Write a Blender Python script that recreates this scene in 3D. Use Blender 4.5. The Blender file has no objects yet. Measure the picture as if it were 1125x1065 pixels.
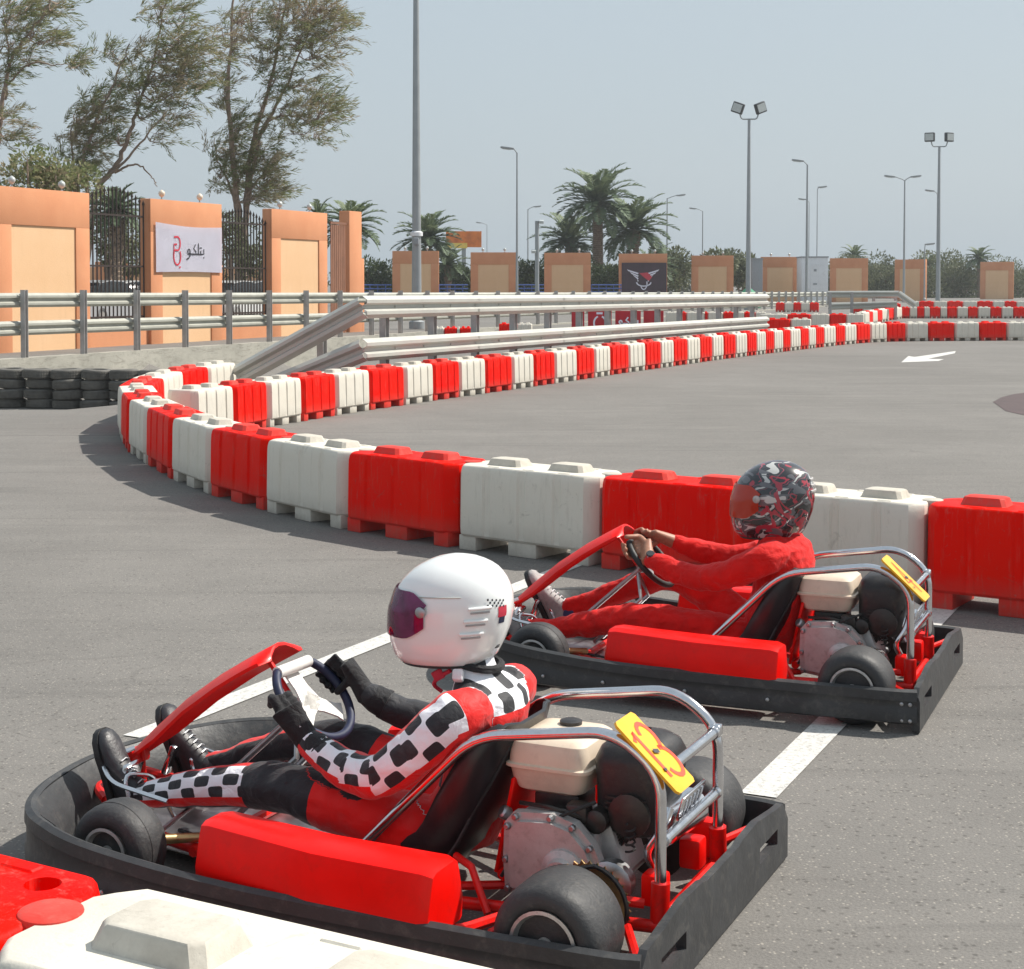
# Kart track beside a car park: two rental karts, water-filled track barriers, guardrails, pillars, palms.
import bpy, bmesh, math, random
from mathutils import Vector, Matrix, noise
V = Vector
R = math.radians
PI = math.pi
rnd = random.Random(7)
scene = bpy.context.scene
COL = scene.collection

# ------------------------------------------------------------------ camera model (a point seen at pixel x,y of the 1125x1065 photo)
FPX, HOR, CAMZ, PITCH, CX = 1750.0, 312.0, 1.63, 0.035, 562.0
def ray(x, y):
    a = (x-CX)/FPX; b = -(y-HOR-FPX*math.tan(PITCH))/FPX
    return V((a, math.cos(PITCH)+b*math.sin(PITCH), -math.sin(PITCH)+b*math.cos(PITCH)))
def gr(x, y, z=0.0):
    r = ray(x, y); t = (z-CAMZ)/r.z
    return V((r.x*t, r.y*t, z))
def at(x, y, Y):
    r = ray(x, y); t = Y/r.y
    return V((r.x*t, Y, CAMZ+r.z*t))

# ------------------------------------------------------------------ objects
def tag(o, label=None, cat=None, group=None, kind=None):
    if label: o['label'] = label
    if cat: o['category'] = cat
    if group: o['group'] = group
    if kind: o['kind'] = kind
    return o
def thing(name, label, cat, loc=(0,0,0), rotz=0, group=None):
    o = bpy.data.objects.new(name, None); COL.objects.link(o)
    o.location = loc; o.rotation_euler = (0, 0, rotz); o.empty_display_size = .1
    return tag(o, label, cat, group)
def finish(me, sharp=40, smooth=True):
    if smooth:
        me.polygons.foreach_set('use_smooth', [True]*len(me.polygons))
        me.set_sharp_from_angle(angle=R(sharp))
def mesh_of(bm, name, mat, sharp=40, smooth=True):
    bmesh.ops.recalc_face_normals(bm, faces=bm.faces[:])
    me = bpy.data.meshes.new(name); bm.to_mesh(me); bm.free()
    if mat: me.materials.append(mat)
    finish(me, sharp, smooth)
    return me
def obj(name, bm, mat, parent=None, sharp=40, smooth=True):
    me = bm if isinstance(bm, bpy.types.Mesh) else mesh_of(bm, name, mat, sharp, smooth)
    o = bpy.data.objects.new(name, me); COL.objects.link(o)
    if parent: o.parent = parent
    return o
def struct(name, bm, mat, **k):
    return tag(obj(name, bm, mat, **k), kind='structure')
def copy_tree(o, parent=None):
    c = o.copy(); COL.objects.link(c)
    if parent: c.parent = parent
    for ch in list(o.children): copy_tree(ch, c)
    return c
def BM(): return bmesh.new()

# ------------------------------------------------------------------ shape helpers
def rotm(rx=0, ry=0, rz=0):
    return Matrix.Rotation(rz,4,'Z') @ Matrix.Rotation(ry,4,'Y') @ Matrix.Rotation(rx,4,'X')
def box(bm, c, s, rot=None, bev=0, seg=2):
    m = Matrix.Translation(V(c)) @ (rot if rot else Matrix()) @ Matrix.Diagonal((s[0], s[1], s[2], 1))
    g = bmesh.ops.create_cube(bm, size=1, matrix=m)
    vs = g['verts']
    if bev > 0:
        es = list({e for v in vs for e in v.link_edges})
        bmesh.ops.bevel(bm, geom=es, offset=bev, segments=seg, profile=.5, affect='EDGES')
def frames(pts):
    n = len(pts); T = []
    for i in range(n):
        a = pts[max(i-1,0)]; b = pts[min(i+1,n-1)]
        d = (b-a); T.append(d.normalized() if d.length > 1e-9 else V((0,0,1)))
    up = V((0,0,1)) if abs(T[0].z) < .9 else V((1,0,0))
    U = [(up - T[0]*up.dot(T[0])).normalized()]
    for i in range(1, n):
        u = U[-1] - T[i]*U[-1].dot(T[i])
        U.append(u.normalized())
    return T, U
def loft(bm, rings, cap=True):
    vr = [[bm.verts.new(p) for p in r] for r in rings]
    n = len(vr[0]); fs = []
    for a, b in zip(vr[:-1], vr[1:]):
        for i in range(n):
            j = (i+1) % n
            fs.append(bm.faces.new((a[i], a[j], b[j], b[i])))
    if cap:
        bm.faces.new(list(reversed(vr[0]))); bm.faces.new(vr[-1])
    return vr
def tube(bm, pts, r, seg=10, cap=True, flat=1.0):
    pts = [V(p) for p in pts]
    rs = r if isinstance(r, (list, tuple)) else [r]*len(pts)
    T, U = frames(pts); rings = []
    for p, t, u, q in zip(pts, T, U, rs):
        w = t.cross(u)
        rings.append([p + (u*math.cos(2*PI*k/seg)*flat + w*math.sin(2*PI*k/seg))*q for k in range(seg)])
    return loft(bm, rings, cap)
def soft(pts, rad=.04, n=4):
    """round the corners of a polyline"""
    pts = [V(p) for p in pts]; out = [pts[0]]
    for a, b, c in zip(pts[:-2], pts[1:-1], pts[2:]):
        d1 = (a-b); d2 = (c-b); r = min(rad, d1.length*.45, d2.length*.45)
        p = b+d1.normalized()*r; q = b+d2.normalized()*r
        for k in range(n+1):
            t = k/n; out.append(p.lerp(b, t).lerp(b.lerp(q, t), t))
    out.append(pts[-1]); return out
def catmull(pts, n=6):
    P = [V(p) for p in pts]; P = [P[0]*2-P[1]]+P+[P[-1]*2-P[-2]]; out = []
    for i in range(1, len(P)-2):
        a, b, c, d = P[i-1:i+3]
        for k in range(n):
            t = k/n
            out.append(.5*((2*b)+(c-a)*t+(2*a-5*b+4*c-d)*t*t+(3*b-a-3*c+d)*t**3))
    out.append(P[-2]); return out
def lathe(bm, prof, o=(0,0,0), axis=(0,0,1), seg=24, cap=True):
    o = V(o); ax = V(axis).normalized()
    u = ax.orthogonal().normalized(); w = ax.cross(u)
    rings = [[o+ax*h+(u*math.cos(2*PI*k/seg)+w*math.sin(2*PI*k/seg))*max(r,.0005) for k in range(seg)] for r, h in prof]
    return loft(bm, rings, cap)
def cyl(bm, a, b, r, seg=14): return tube(bm, [a, b], r, seg)
def prism(bm, poly, o, ux, uy, th):
    """poly in 2D on axes ux,uy from o, extruded th along ux x uy"""
    o = V(o); ux = V(ux).normalized(); uy = V(uy).normalized(); n = ux.cross(uy)
    r0 = [o+ux*a+uy*b for a, b in poly]; r1 = [p+n*th for p in r0]
    return loft(bm, [r0, r1])
def ball(bm, c, r, sc=(1,1,1), sub=2, rot=None):
    m = Matrix.Translation(V(c)) @ (rot if rot else Matrix()) @ Matrix.Diagonal((r*sc[0], r*sc[1], r*sc[2], 1))
    bmesh.ops.create_icosphere(bm, subdivisions=sub, radius=1, matrix=m)
def bake(bm, mods, name='m'):
    """evaluate modifiers on a bmesh and return the resulting bmesh"""
    me = bpy.data.meshes.new(name); bmesh.ops.recalc_face_normals(bm, faces=bm.faces[:]); bm.to_mesh(me); bm.free()
    o = bpy.data.objects.new(name, me); COL.objects.link(o)
    for t, kw in mods:
        m = o.modifiers.new(t, t)
        for k, v in kw.items(): setattr(m, k, v)
    dg = bpy.context.evaluated_depsgraph_get(); dg.update()
    e = o.evaluated_get(dg); nm = e.to_mesh()
    out = bmesh.new(); out.from_mesh(nm); e.to_mesh_clear()
    bpy.data.objects.remove(o); bpy.data.meshes.remove(me)
    return out

# ------------------------------------------------------------------ materials
class NT:
    def __init__(s, name):
        s.m = bpy.data.materials.new(name); s.m.use_nodes = True
        s.t = s.m.node_tree; s.b = s.t.nodes['Principled BSDF']
    def n(s, typ, ins=None, **kw):
        x = s.t.nodes.new(typ)
        for k, v in kw.items(): setattr(x, k, v)
        for k, v in (ins or {}).items(): s.put(x.inputs[k], v)
        return x
    def put(s, sock, v):
        if isinstance(v, bpy.types.NodeSocket): s.t.links.new(v, sock)
        elif v is not None:
            if hasattr(sock.default_value, '__len__') and not hasattr(v, '__len__'): v = (v, v, v, 1)[:len(sock.default_value)]
            if hasattr(v, '__len__') and len(v) == 3 and len(sock.default_value) == 4: v = (*v, 1)
            sock.default_value = v
    def math(s, op, a, b=None, c=None):
        x = s.t.nodes.new('ShaderNodeMath'); x.operation = op
        s.put(x.inputs[0], a)
        if b is not None: s.put(x.inputs[1], b)
        if c is not None: s.put(x.inputs[2], c)
        return x.outputs[0]
    def pos(s, scale=None):
        o = s.t.nodes.new('ShaderNodeTexCoord').outputs['Object']
        if scale is None: return o
        m = s.n('ShaderNodeMapping', {'Vector': o}); m.inputs['Scale'].default_value = scale
        return m.outputs[0]
    def noise(s, vec, scale, detail=4, rough=.55, dist=0):
        return s.n('ShaderNodeTexNoise', {'Vector': vec, 'Scale': scale, 'Detail': detail, 'Roughness': rough, 'Distortion': dist}).outputs['Fac']
    def ramp(s, fac, stops, interp='LINEAR'):
        x = s.t.nodes.new('ShaderNodeValToRGB'); x.color_ramp.interpolation = interp; e = x.color_ramp.elements
        while len(e) < len(stops): e.new(.5)
        for el, (p, c) in zip(e, stops):
            el.position = p; el.color = (*c, 1) if hasattr(c, '__len__') else (c, c, c, 1)
        s.put(x.inputs[0], fac); return x.outputs[0]
    def mix(s, fac, a, b):
        x = s.t.nodes.new('ShaderNodeMix'); x.data_type = 'RGBA'
        s.put(x.inputs[0], fac); s.put(x.inputs[6], a); s.put(x.inputs[7], b)
        return x.outputs[2]
    def bump(s, h, strength=.3, dist=.01):
        x = s.n('ShaderNodeBump', {'Height': h, 'Strength': strength, 'Distance': dist})
        s.t.links.new(x.outputs[0], s.b.inputs['Normal'])
    def set(s, **k):
        for a, v in k.items(): s.put(s.b.inputs[a.replace('_', ' ')], v)
        return s.m
def basic(name, col, rough=.5, metal=0, var=.12, scale=8, bump=0, bscale=60, spec=.5, coat=0, dirt=0, dirtcol=(.12,.1,.08)):
    t = NT(name); p = t.pos()
    nz = t.noise(p, scale, 5, .6)
    lo = tuple(c*(1-var) for c in col); hi = tuple(min(1, c*(1+var)) for c in col)
    c = t.ramp(nz, [(.3, lo), (.7, hi)])
    if dirt > 0:
        d = t.noise(p, scale*2.3, 8, .75, .4)
        c = t.mix(t.ramp(d, [(.52, 0), (.75, dirt)]), c, dirtcol)
    t.set(Base_Color=c, Metallic=metal, Specular_IOR_Level=spec)
    t.set(Roughness=t.ramp(nz, [(.2, max(0, rough-.08)), (.8, min(1, rough+.1))]))
    if coat: t.set(Coat_Weight=coat, Coat_Roughness=.08)
    if bump: t.bump(t.noise(p, bscale, 4, .6), bump, .01)
    return t.m
# ------------------------------------------------------------------ material set
M = {}
def plastic(name, col, fade):
    # rotomoulded plastic: scuffs, sun fading, dusty streaks
    t = NT(name); p0 = t.pos()
    oi = t.t.nodes.new('ShaderNodeObjectInfo')
    sh = t.n('ShaderNodeCombineXYZ', {0: t.math('MULTIPLY', oi.outputs['Random'], 37.0), 1: t.math('MULTIPLY', oi.outputs['Random'], 91.0), 2: 0.0}).outputs[0]
    p = t.n('ShaderNodeVectorMath', {0: p0, 1: sh}, operation='ADD').outputs[0]
    ps = t.n('ShaderNodeMapping', {'Vector': p}); ps.inputs['Scale'].default_value = (30, 30, 4)
    n1 = t.noise(p, 3.0, 5, .6); n2 = t.noise(ps.outputs[0], 1.2, 6, .7); n3 = t.noise(p, 45, 5, .75, .6)
    n4 = t.noise(p, 6, 7, .8, 1.5)
    c = t.mix(t.ramp(n1, [(.35, 0), (.75, .5)]), col, fade)
    c = t.mix(t.ramp(n2, [(.55, 0), (.82, .38)]), c, (.30, .26, .21))
    c = t.mix(t.ramp(n3, [(.62, 0), (.72, .45)]), c, (.22, .2, .18))
    c = t.mix(t.ramp(n4, [(.60, 0), (.66, .22), (.8, .45)]), c, (.2, .17, .14))
    v = t.n('ShaderNodeSeparateXYZ', {0: p0}).outputs[2]
    low = t.math('MULTIPLY', t.ramp(v, [(0, .8), (.2, 0)]), t.noise(p, 12, 5, .7))
    c = t.mix(low, c, (.2, .17, .14))
    c = t.mix(t.math('MULTIPLY', oi.outputs['Random'], .14), c, fade)
    t.set(Base_Color=c, Roughness=t.ramp(n1, [(.3, .42), (.8, .6)]), Specular_IOR_Level=.06, Subsurface_Weight=0)
    t.bump(t.math('ADD', t.noise(p, 7, 3, .5), t.math('MULTIPLY', t.noise(p, 140, 3, .5), .12)), .25, .02)
    return t.m
M['bar_red'] = plastic('red_barrier_plastic', (.84, .003, .0005), (.84, .025, .008))
M['bar_white'] = plastic('white_barrier_plastic', (.70, .665, .585), (.68, .62, .52))
M['red_paint'] = basic('red_kart_paint', (.82, .003, .0006), .36, var=.1, scale=6, coat=.06, spec=.2, dirt=.25, dirtcol=(.25,.03,.02), bump=.06, bscale=30)
M['red_frame'] = basic('red_frame_paint', (.70, .006, .003), .38, var=.15, scale=20, coat=.1, spec=.35, dirt=.5, dirtcol=(.06,.03,.025))
M['black_plastic'] = basic('black_bumper_plastic', (.033, .034, .036), .5, var=.25, scale=9, bump=.25, bscale=25, dirt=.55, dirtcol=(.13,.12,.105))
M['rubber'] = basic('tyre_rubber', (.035, .035, .037), .6, var=.2, scale=14, bump=.2, bscale=90, dirt=.6, dirtcol=(.11,.1,.09))
M['old_tyre'] = basic('dusty_tyre_rubber', (.12, .115, .105), .85, var=.3, scale=5, bump=.3, bscale=40, dirt=.7, dirtcol=(.16,.145,.12))
M['chrome'] = basic('chromed_tube', (.68, .68, .70), .17, 1, var=.06, scale=30, dirt=.2, dirtcol=(.25,.2,.17))
M['steel'] = basic('dull_steel', (.42, .42, .43), .38, 1, var=.15, scale=25, dirt=.4)
M['alu'] = basic('cast_aluminium', (.50, .49, .48), .42, .35, var=.12, scale=18, bump=.08, bscale=90, dirt=.4, dirtcol=(.1,.08,.07))
M['rim'] = basic('wheel_rim_metal', (.46, .44, .42), .42, .5, var=.2, scale=25, dirt=.6, dirtcol=(.06,.05,.045))
M['dark_metal'] = basic('dark_oily_metal', (.05, .047, .045), .4, .6, var=.3, scale=20, dirt=.4)
M['black_shroud'] = basic('black_engine_shroud', (.022, .021, .022), .4, var=.3, scale=14, bump=.15, bscale=60, dirt=.35)
M['cream'] = basic('cream_tank_plastic', (.72, .60, .47), .42, var=.08, scale=9, dirt=.3, dirtcol=(.36,.25,.18), coat=.15)
M['seat'] = basic('black_seat_shell', (.016, .016, .018), .33, var=.3, scale=5, bump=.1, bscale=20, dirt=.35, dirtcol=(.07,.06,.06))
M['brass'] = basic('brass_disc', (.55, .38, .18), .35, .9, var=.2, scale=30)
M['yellow'] = basic('yellow_number_plate', (.90, .46, .008), .35, var=.05, scale=8, coat=.3)
M['orange_ink'] = basic('orange_number_ink', (.80, .06, .012), .5, var=.12, scale=30)
M['ink'] = basic('dark_ink', (.03, .03, .04), .5, var=.1)
M['white_paint'] = basic('white_kart_paint', (.78, .76, .72), .35, var=.05, scale=20, dirt=.2)
M['blue_grip'] = basic('dark_blue_grip', (.013, .019, .055), .55, var=.2, scale=30)
M['black_grip'] = basic('black_grip', (.02, .02, .02), .6, var=.2, scale=30, bump=.2)
M['galv'] = basic('galvanised_steel', (.47, .47, .43), .5, .12, var=.06, scale=3, dirt=.3, dirtcol=(.36,.34,.3), bump=.05)
M['galv_old'] = basic('old_galvanised_steel', (.40, .40, .35), .55, .15, var=.1, scale=3, dirt=.4, dirtcol=(.25,.24,.2))
M['galv_dark'] = basic('weathered_guardrail_post', (.40, .385, .375), .6, .1, var=.15, scale=6, dirt=.3)
M['pole'] = basic('grey_pole_paint', (.33, .35, .36), .45, .3, var=.1, scale=2)
M['lampglass'] = basic('lamp_glass', (.5, .53, .52), .2, var=.1, scale=6)
M['darkbox'] = basic('floodlight_housing', (.04, .045, .05), .45, var=.2)
M['bluerail'] = basic('blue_railing_paint', (.05, .1, .32), .5, var=.1)
M['iron'] = basic('dark_iron_bars', (.05, .035, .03), .55, .3, var=.3)
M['brown_gate'] = basic('brown_gate_paint', (.26, .12, .07), .6, var=.2, scale=2)
M['painted_shadow'] = basic('reddish_painted_shadow', (.075, .05, .05), .8, var=.3, scale=3, bump=.5, bscale=60)  # dark tone of the shadow painted on the far lane
M['cloth_white'] = basic('banner_cloth', (.76, .76, .86), .7, var=.03, scale=2, bump=.1, bscale=6)
M['banner_red'] = basic('dark_red_banner', (.45, .01, .02), .6, var=.15, scale=3)
M['banner_purple'] = basic('dark_purple_banner', (.045, .02, .035), .5, var=.3, scale=2)
M['logo_red'] = basic('logo_red_ink', (.55, .03, .06), .6, var=.1)
M['cabin'] = basic('white_cabin_panel', (.75, .76, .78), .5, var=.05, scale=1, dirt=.2)
M['grey_box'] = basic('grey_cabinet', (.3, .32, .34), .6, var=.1)
M['orange_bb'] = basic('billboard_orange', (.85, .2, .03), .6, var=.4, scale=.8)
M['yellow_bb'] = basic('billboard_yellow', (.85, .6, .12), .6, var=.1)
M['green_cloth'] = basic('green_cover', (.03, .25, .13), .7, var=.2)

def wall_mat(name, a, b):
    t = NT(name); p = t.pos()
    n1 = t.noise(p, .9, 6, .6); n2 = t.noise(t.pos((2.5, 2.5, .3)), 2, 6, .7); n3 = t.noise(p, 25, 5, .7)
    c = t.ramp(n1, [(.3, a), (.7, b)])
    c = t.mix(t.ramp(n2, [(.55, 0), (.8, .25)]), c, tuple(x*.62 for x in a))
    c = t.mix(t.ramp(n3, [(.4, .1), (.7, 0)]), c, tuple(x*.7 for x in a))
    t.set(Base_Color=c, Roughness=.88, Specular_IOR_Level=.2); t.bump(n3, .3, .02)
    return t.m
M['terracotta'] = wall_mat('terracotta_render', (.62, .265, .135), (.69, .32, .17))
M['sand'] = wall_mat('sand_render', (.74, .47, .265), (.79, .52, .31))

def concrete():
    t = NT('stained_concrete'); p = t.pos()
    n1 = t.noise(p, 1.2, 8, .7); n2 = t.noise(t.pos((1, 1, 4)), 2.5, 8, .75, .8); n3 = t.noise(p, 30, 6, .7)
    c = t.ramp(n1, [(.3, (.30, .29, .25)), (.7, (.46, .44, .38))])
    c = t.mix(t.ramp(n2, [(.5, 0), (.66, .75)]), c, (.2, .19, .16))
    c = t.mix(t.ramp(n3, [(.6, 0), (.75, .5)]), c, (.55, .53, .47))
    t.set(Base_Color=c, Roughness=.9); t.bump(n3, .6, .03); return t.m
M['concrete'] = concrete()

def asphalt():
    t = NT('worn_asphalt'); p = t.pos()
    big = t.noise(p, .22, 5, .55, .5); mid = t.noise(p, 1.7, 6, .65, .3); streak = t.noise(t.pos((.25, 1.1, 1)), 1.1, 6, .65, 1.2)
    fine = t.noise(p, 130, 4, .7); vor = t.n('ShaderNodeTexVoronoi', {'Vector': p, 'Scale': 95.0}, feature='F1')
    c = t.ramp(big, [(.3, (.172, .162, .150)), (.7, (.222, .210, .195))])
    c = t.mix(t.ramp(mid, [(.35, .30), (.65, 0)]), c, (.13, .123, .115))
    c = t.mix(t.ramp(streak, [(.52, 0), (.75, .5)]), c, (.25, .235, .215))
    rub = t.noise(t.pos((.09, 1.4, 1)), 1.3, 5, .6, 2.0); c = t.mix(t.ramp(rub, [(.56, 0), (.7, .38)]), c, (.10, .095, .09))
    spot = t.noise(p, .8, 8, .8, 1.0); c = t.mix(t.ramp(spot, [(.66, 0), (.74, .45)]), c, (.085, .08, .075))
    c = t.mix(t.ramp(fine, [(.35, .4), (.55, 0)]), c, (.085, .08, .076))
    st = t.n('ShaderNodeSeparateColor', {0: vor.outputs['Color']}).outputs[0]
    stone = t.math('MULTIPLY', t.ramp(st, [(.80, 0), (.86, 1)]), t.ramp(vor.outputs['Distance'], [(.2, .5), (.45, 0)]))
    c = t.mix(stone, c, (.46, .42, .36))
    v2 = t.n('ShaderNodeTexVoronoi', {'Vector': p, 'Scale': 55.0}, feature='F1')
    s2 = t.n('ShaderNodeSeparateColor', {0: v2.outputs['Color']}).outputs[1]
    pit = t.math('MULTIPLY', t.ramp(s2, [(.82, 0), (.88, 1)]), t.ramp(v2.outputs['Distance'], [(.25, .6), (.5, 0)]))
    c = t.mix(pit, c, (.07, .065, .06))
    # hairline cracks and seams
    cr = t.n('ShaderNodeTexVoronoi', {'Vector': t.n('ShaderNodeVectorMath', {0: p, 1: t.n('ShaderNodeTexNoise', {'Vector': p, 'Scale': 1.5}).outputs['Color']}, operation='ADD').outputs[0], 'Scale': .22}, feature='DISTANCE_TO_EDGE')
    crk = t.math('MULTIPLY', t.ramp(cr.outputs['Distance'], [(0, .22), (.0015, 0)]), t.ramp(mid, [(.45, 0), (.55, 1)]))
    c = t.mix(crk, c, (.06, .055, .05))
    t.set(Base_Color=c, Roughness=.86, Specular_IOR_Level=.25)
    t.bump(t.math('ADD', fine, t.math('MULTIPLY', vor.outputs['Distance'], .6)), .4, .005)
    return t.m
M['asphalt'] = asphalt()
def linepaint():
    t = NT('worn_road_paint'); p = t.pos()
    n = t.noise(p, 60, 6, .75); n2 = t.noise(p, 5, 5, .7)
    c = t.mix(t.ramp(n, [(.34, .85), (.5, .08)]), t.ramp(n2, [(.3, (.56, .55, .52)), (.7, (.66, .65, .62))]), (.25, .24, .22))
    t.set(Base_Color=c, Roughness=.75); t.bump(n, .4, .004); return t.m
M['line'] = linepaint()
M['ground'] = wall_mat('sandy_ground', (.33, .27, .2), (.42, .35, .26))

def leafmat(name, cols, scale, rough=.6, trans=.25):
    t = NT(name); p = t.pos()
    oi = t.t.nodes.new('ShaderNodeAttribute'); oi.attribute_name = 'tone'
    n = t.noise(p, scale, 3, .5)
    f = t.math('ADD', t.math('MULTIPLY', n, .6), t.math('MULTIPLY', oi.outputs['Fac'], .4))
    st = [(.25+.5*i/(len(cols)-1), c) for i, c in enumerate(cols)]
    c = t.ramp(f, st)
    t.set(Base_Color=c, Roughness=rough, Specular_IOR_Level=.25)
    tr = t.n('ShaderNodeBsdfTranslucent', {'Color': c}); mx = t.n('ShaderNodeMixShader', {0: trans, 1: t.b.outputs[0], 2: tr.outputs[0]})
    t.t.links.new(mx.outputs[0], t.t.nodes['Material Output'].inputs['Surface'])
    return t.m
M['euc'] = leafmat('grey_green_leaves', [(.12, .155, .055), (.18, .215, .085), (.28, .26, .14), (.40, .31, .22)], .45, trans=.4)
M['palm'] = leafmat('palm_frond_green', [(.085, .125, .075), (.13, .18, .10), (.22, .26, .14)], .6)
M['hedge'] = leafmat('dark_hedge_leaves', [(.03, .05, .02), (.06, .09, .03), (.12, .15, .05)], .5)
M['bush'] = leafmat('olive_bush_leaves', [(.08, .09, .045), (.14, .155, .08), (.22, .225, .12)], .4)
M['bark'] = basic('pale_bark', (.30, .22, .17), .9, var=.35, scale=5, bump=.6, bscale=20)
M['palmbark'] = basic('palm_trunk_bark', (.2, .15, .11), .95, var=.4, scale=8, bump=.9, bscale=9)
# ------------------------------------------------------------------ ground
def hgt(x, y):
    """track level 0, dips toward the retaining wall on the left, level again behind it"""
    # distance across the guardrail line (positive = behind the wall)
    d = (x+10.4)*(-.926)+(y-34)*.377
    if d > 0.12: return -.02
    if x > 4: return 0.0
    side = max(0.0, min(1.0, (y-19.5)/10.5))
    edge = max(0.0, min(1.0, (-4.9-x)/2.0 + (y-22)/14))
    k = min(side, edge); k = k*k*(3-2*k)
    far = max(0.0, min(1.0, (2-x)/6))
    return -.78*k*far
bm = BM()
xs = [-4000, -900, -200, -90, -50, -35] + [-28+i*1.0 for i in range(33)] + [8, 14, 25, 50, 90, 200, 900, 4000]
ys = [-300, -60, -20, -5, 4, 12] + [16+i*1.0 for i in range(60)] + [80, 90, 105, 130, 180, 300, 900, 3000, 9000]
grid = [[bm.verts.new((x, y, hgt(x, y))) for x in xs] for y in ys]
for a, b in zip(grid[:-1], grid[1:]):
    for i in range(len(xs)-1): bm.faces.new((a[i], a[i+1], b[i+1], b[i]))
struct('ground', bm, M['asphalt'])

def quad_mark(name, pts, mat, z=.004):
    bm = BM(); bm.faces.new([bm.verts.new((p.x, p.y, z)) for p in pts])
    return struct(name, bm, mat, smooth=False)
def strip(p, q, w, z=.004):
    d = (q-p).normalized(); n = V((-d.y, d.x, 0))*w/2
    return [p-n, q-n, q+n, p+n]
# painted grid lines on the track
a, b = gr(215, 785), gr(430, 700); d = (b-a).normalized()
quad_mark('road_marking', strip(a-d*.35, b+d*2.75, .115), M['line'])
a, b = gr(835, 873), gr(1031, 676); d = (b-a).normalized()
quad_mark('road_marking', strip(a-d*.02, b+d*.25, .12), M['line'])
# arrow on the far lane
bm = BM()
for poly in ([(990,398.5),(998,391.5),(1005,392.5),(1050,386),(1049,388.5),(1020,394.5),(1037,395),(1031,397)],):
    bm.faces.new([bm.verts.new((*gr(x, y).xy, .004)) for x, y in reversed(poly)])
struct('road_arrow', bm, M['line'], smooth=False)
# cast shadow painted in reddish brown at the right edge of the far lane
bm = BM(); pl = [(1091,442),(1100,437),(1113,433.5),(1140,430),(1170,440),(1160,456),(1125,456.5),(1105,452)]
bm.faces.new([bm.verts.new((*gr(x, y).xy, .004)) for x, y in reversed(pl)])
struct('painted_shadow_patch', bm, M['painted_shadow'], smooth=False)

# ------------------------------------------------------------------ track barriers
BL, BW, BH = 1.0, .40, .52
def barrier_bm(detail=True):
    bm = BM()
    def outline(z, w, ins, gd):
        L = BL/2-.006-ins; cx_, cy_ = .060, .075; hw = w/2
        pts = []
        def side(sgn):
            xsn = [-L+cx_]
            if gd:
                for g in (-.25, 0, .25): xsn += [g-.030, g-.018, g+.018, g+.030]
            else:
                for g in (-.25, 0, .25): xsn += [g-.030, g-.018, g+.018, g+.030]
            xsn.append(L-cx_)
            ysn = [hw]+[hw, hw-gd, hw-gd, hw]*3+[hw]
            P = list(zip(xsn, ysn))
            return P
        f = side(1)
        pts += [(x, -y) for x, y in f]                        # front, left to right
        pts += [(L-.022, -hw+cy_*.55), (L, -hw+cy_), (L, hw-cy_), (L-.022, hw-cy_*.55)]
        pts += [(x, y) for x, y in reversed(f)]
        pts += [(-L+.022, hw-cy_*.55), (-L, hw-cy_), (-L, -hw+cy_), (-L+.022, -hw+cy_*.55)]
        return [V((x, y, z)) for x, y in pts]
    rings = [outline(.085, BW-.03, .006, 0), outline(.10, BW-.006, 0, .004), outline(.13, BW, 0, .012),
             outline(.43, BW-.012, 0, .012), outline(.475, BW-.018, 0, .010), outline(.503, BW-.030, .003, .006), outline(.514, BW-.042, .008, .002), outline(.52, BW-.060, .016, 0)]
    loft(bm, rings)
    for x, w in ((-.40, .125), (0, .20), (.40, .125)):         # feet leave two forklift slots
        box(bm, (x, 0, .046), (w, BW-.036, .092), bev=.006)
    if detail:
        for x in (-.25, 0, .25): box(bm, (x+.03, -BW/2+.055, .519), (.085, .036, .010), bev=.004, seg=1)
        for x in (-.25, 0, .25): box(bm, (x+.03, BW/2-.055, .519), (.085, .036, .010), bev=.004, seg=1)
    return bm
def lug_bm():
    bm = BM()
    def r(z, a, b): return [V((x, y, z)) for x, y in ((-a,-b+.02),(-a+.02,-b),(a-.02,-b),(a,-b+.02),(a,b-.02),(a-.02,b),(-a+.02,b),(-a,b-.02))]
    loft(bm, [r(0, .124, .080), r(.006, .120, .076), r(.036, .108, .066), r(.041, .104, .062), r(.043, .098, .056)])
    return bm
def knob_bm():
    bm = BM(); lathe(bm, [(.052, -.05), (.058, -.004), (.056, .003), (.050, .006)], seg=28)
    return bm
body_me = {c: mesh_of(barrier_bm(), 'barrier_body', M['bar_'+c], 30) for c in ('red', 'white')}
lug_me = {c: mesh_of(lug_bm(), 'raised_lug', M['bar_'+c], 30) for c in ('red', 'white')}
knob_me = {c: mesh_of(knob_bm(), 'coupling_knob', M['bar_'+c], 30) for c in ('red', 'white')}
def merged(c):
    bm = BM(); bm.from_mesh(body_me[c])
    for x in (-.22, .22):
        k = len(bm.verts); bm.from_mesh(lug_me[c]); bm.verts.ensure_lookup_table()
        for v in bm.verts[k:]: v.co += V((x, .0, .519))
    me = bpy.data.meshes.new('barrier_shell'); bm.to_mesh(me); bm.free(); me.materials.append(M['bar_'+c]); finish(me, 30); return me
merged_me = {c: merged(c) for c in ('red', 'white')}
proto = {}
for c in ('red', 'white'):
    t = thing('track_barrier', '', 'barrier')
    obj('body', body_me[c], None, t)
    for x in (-.22, .22):
        o = obj('raised_lug', lug_me[c], None, t); o.location = (x, 0, .519)
    o = obj('coupling_knob', knob_me[c], None, t); o.location = (BL/2-.01, 0.01, .520)
    proto[c] = t
used = set()
ORD = ['first','second','third','fourth','fifth','sixth','seventh','eighth','ninth','tenth','eleventh','twelfth','thirteenth','fourteenth','fifteenth','sixteenth','seventeenth','eighteenth','nineteenth','twentieth']
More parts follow.
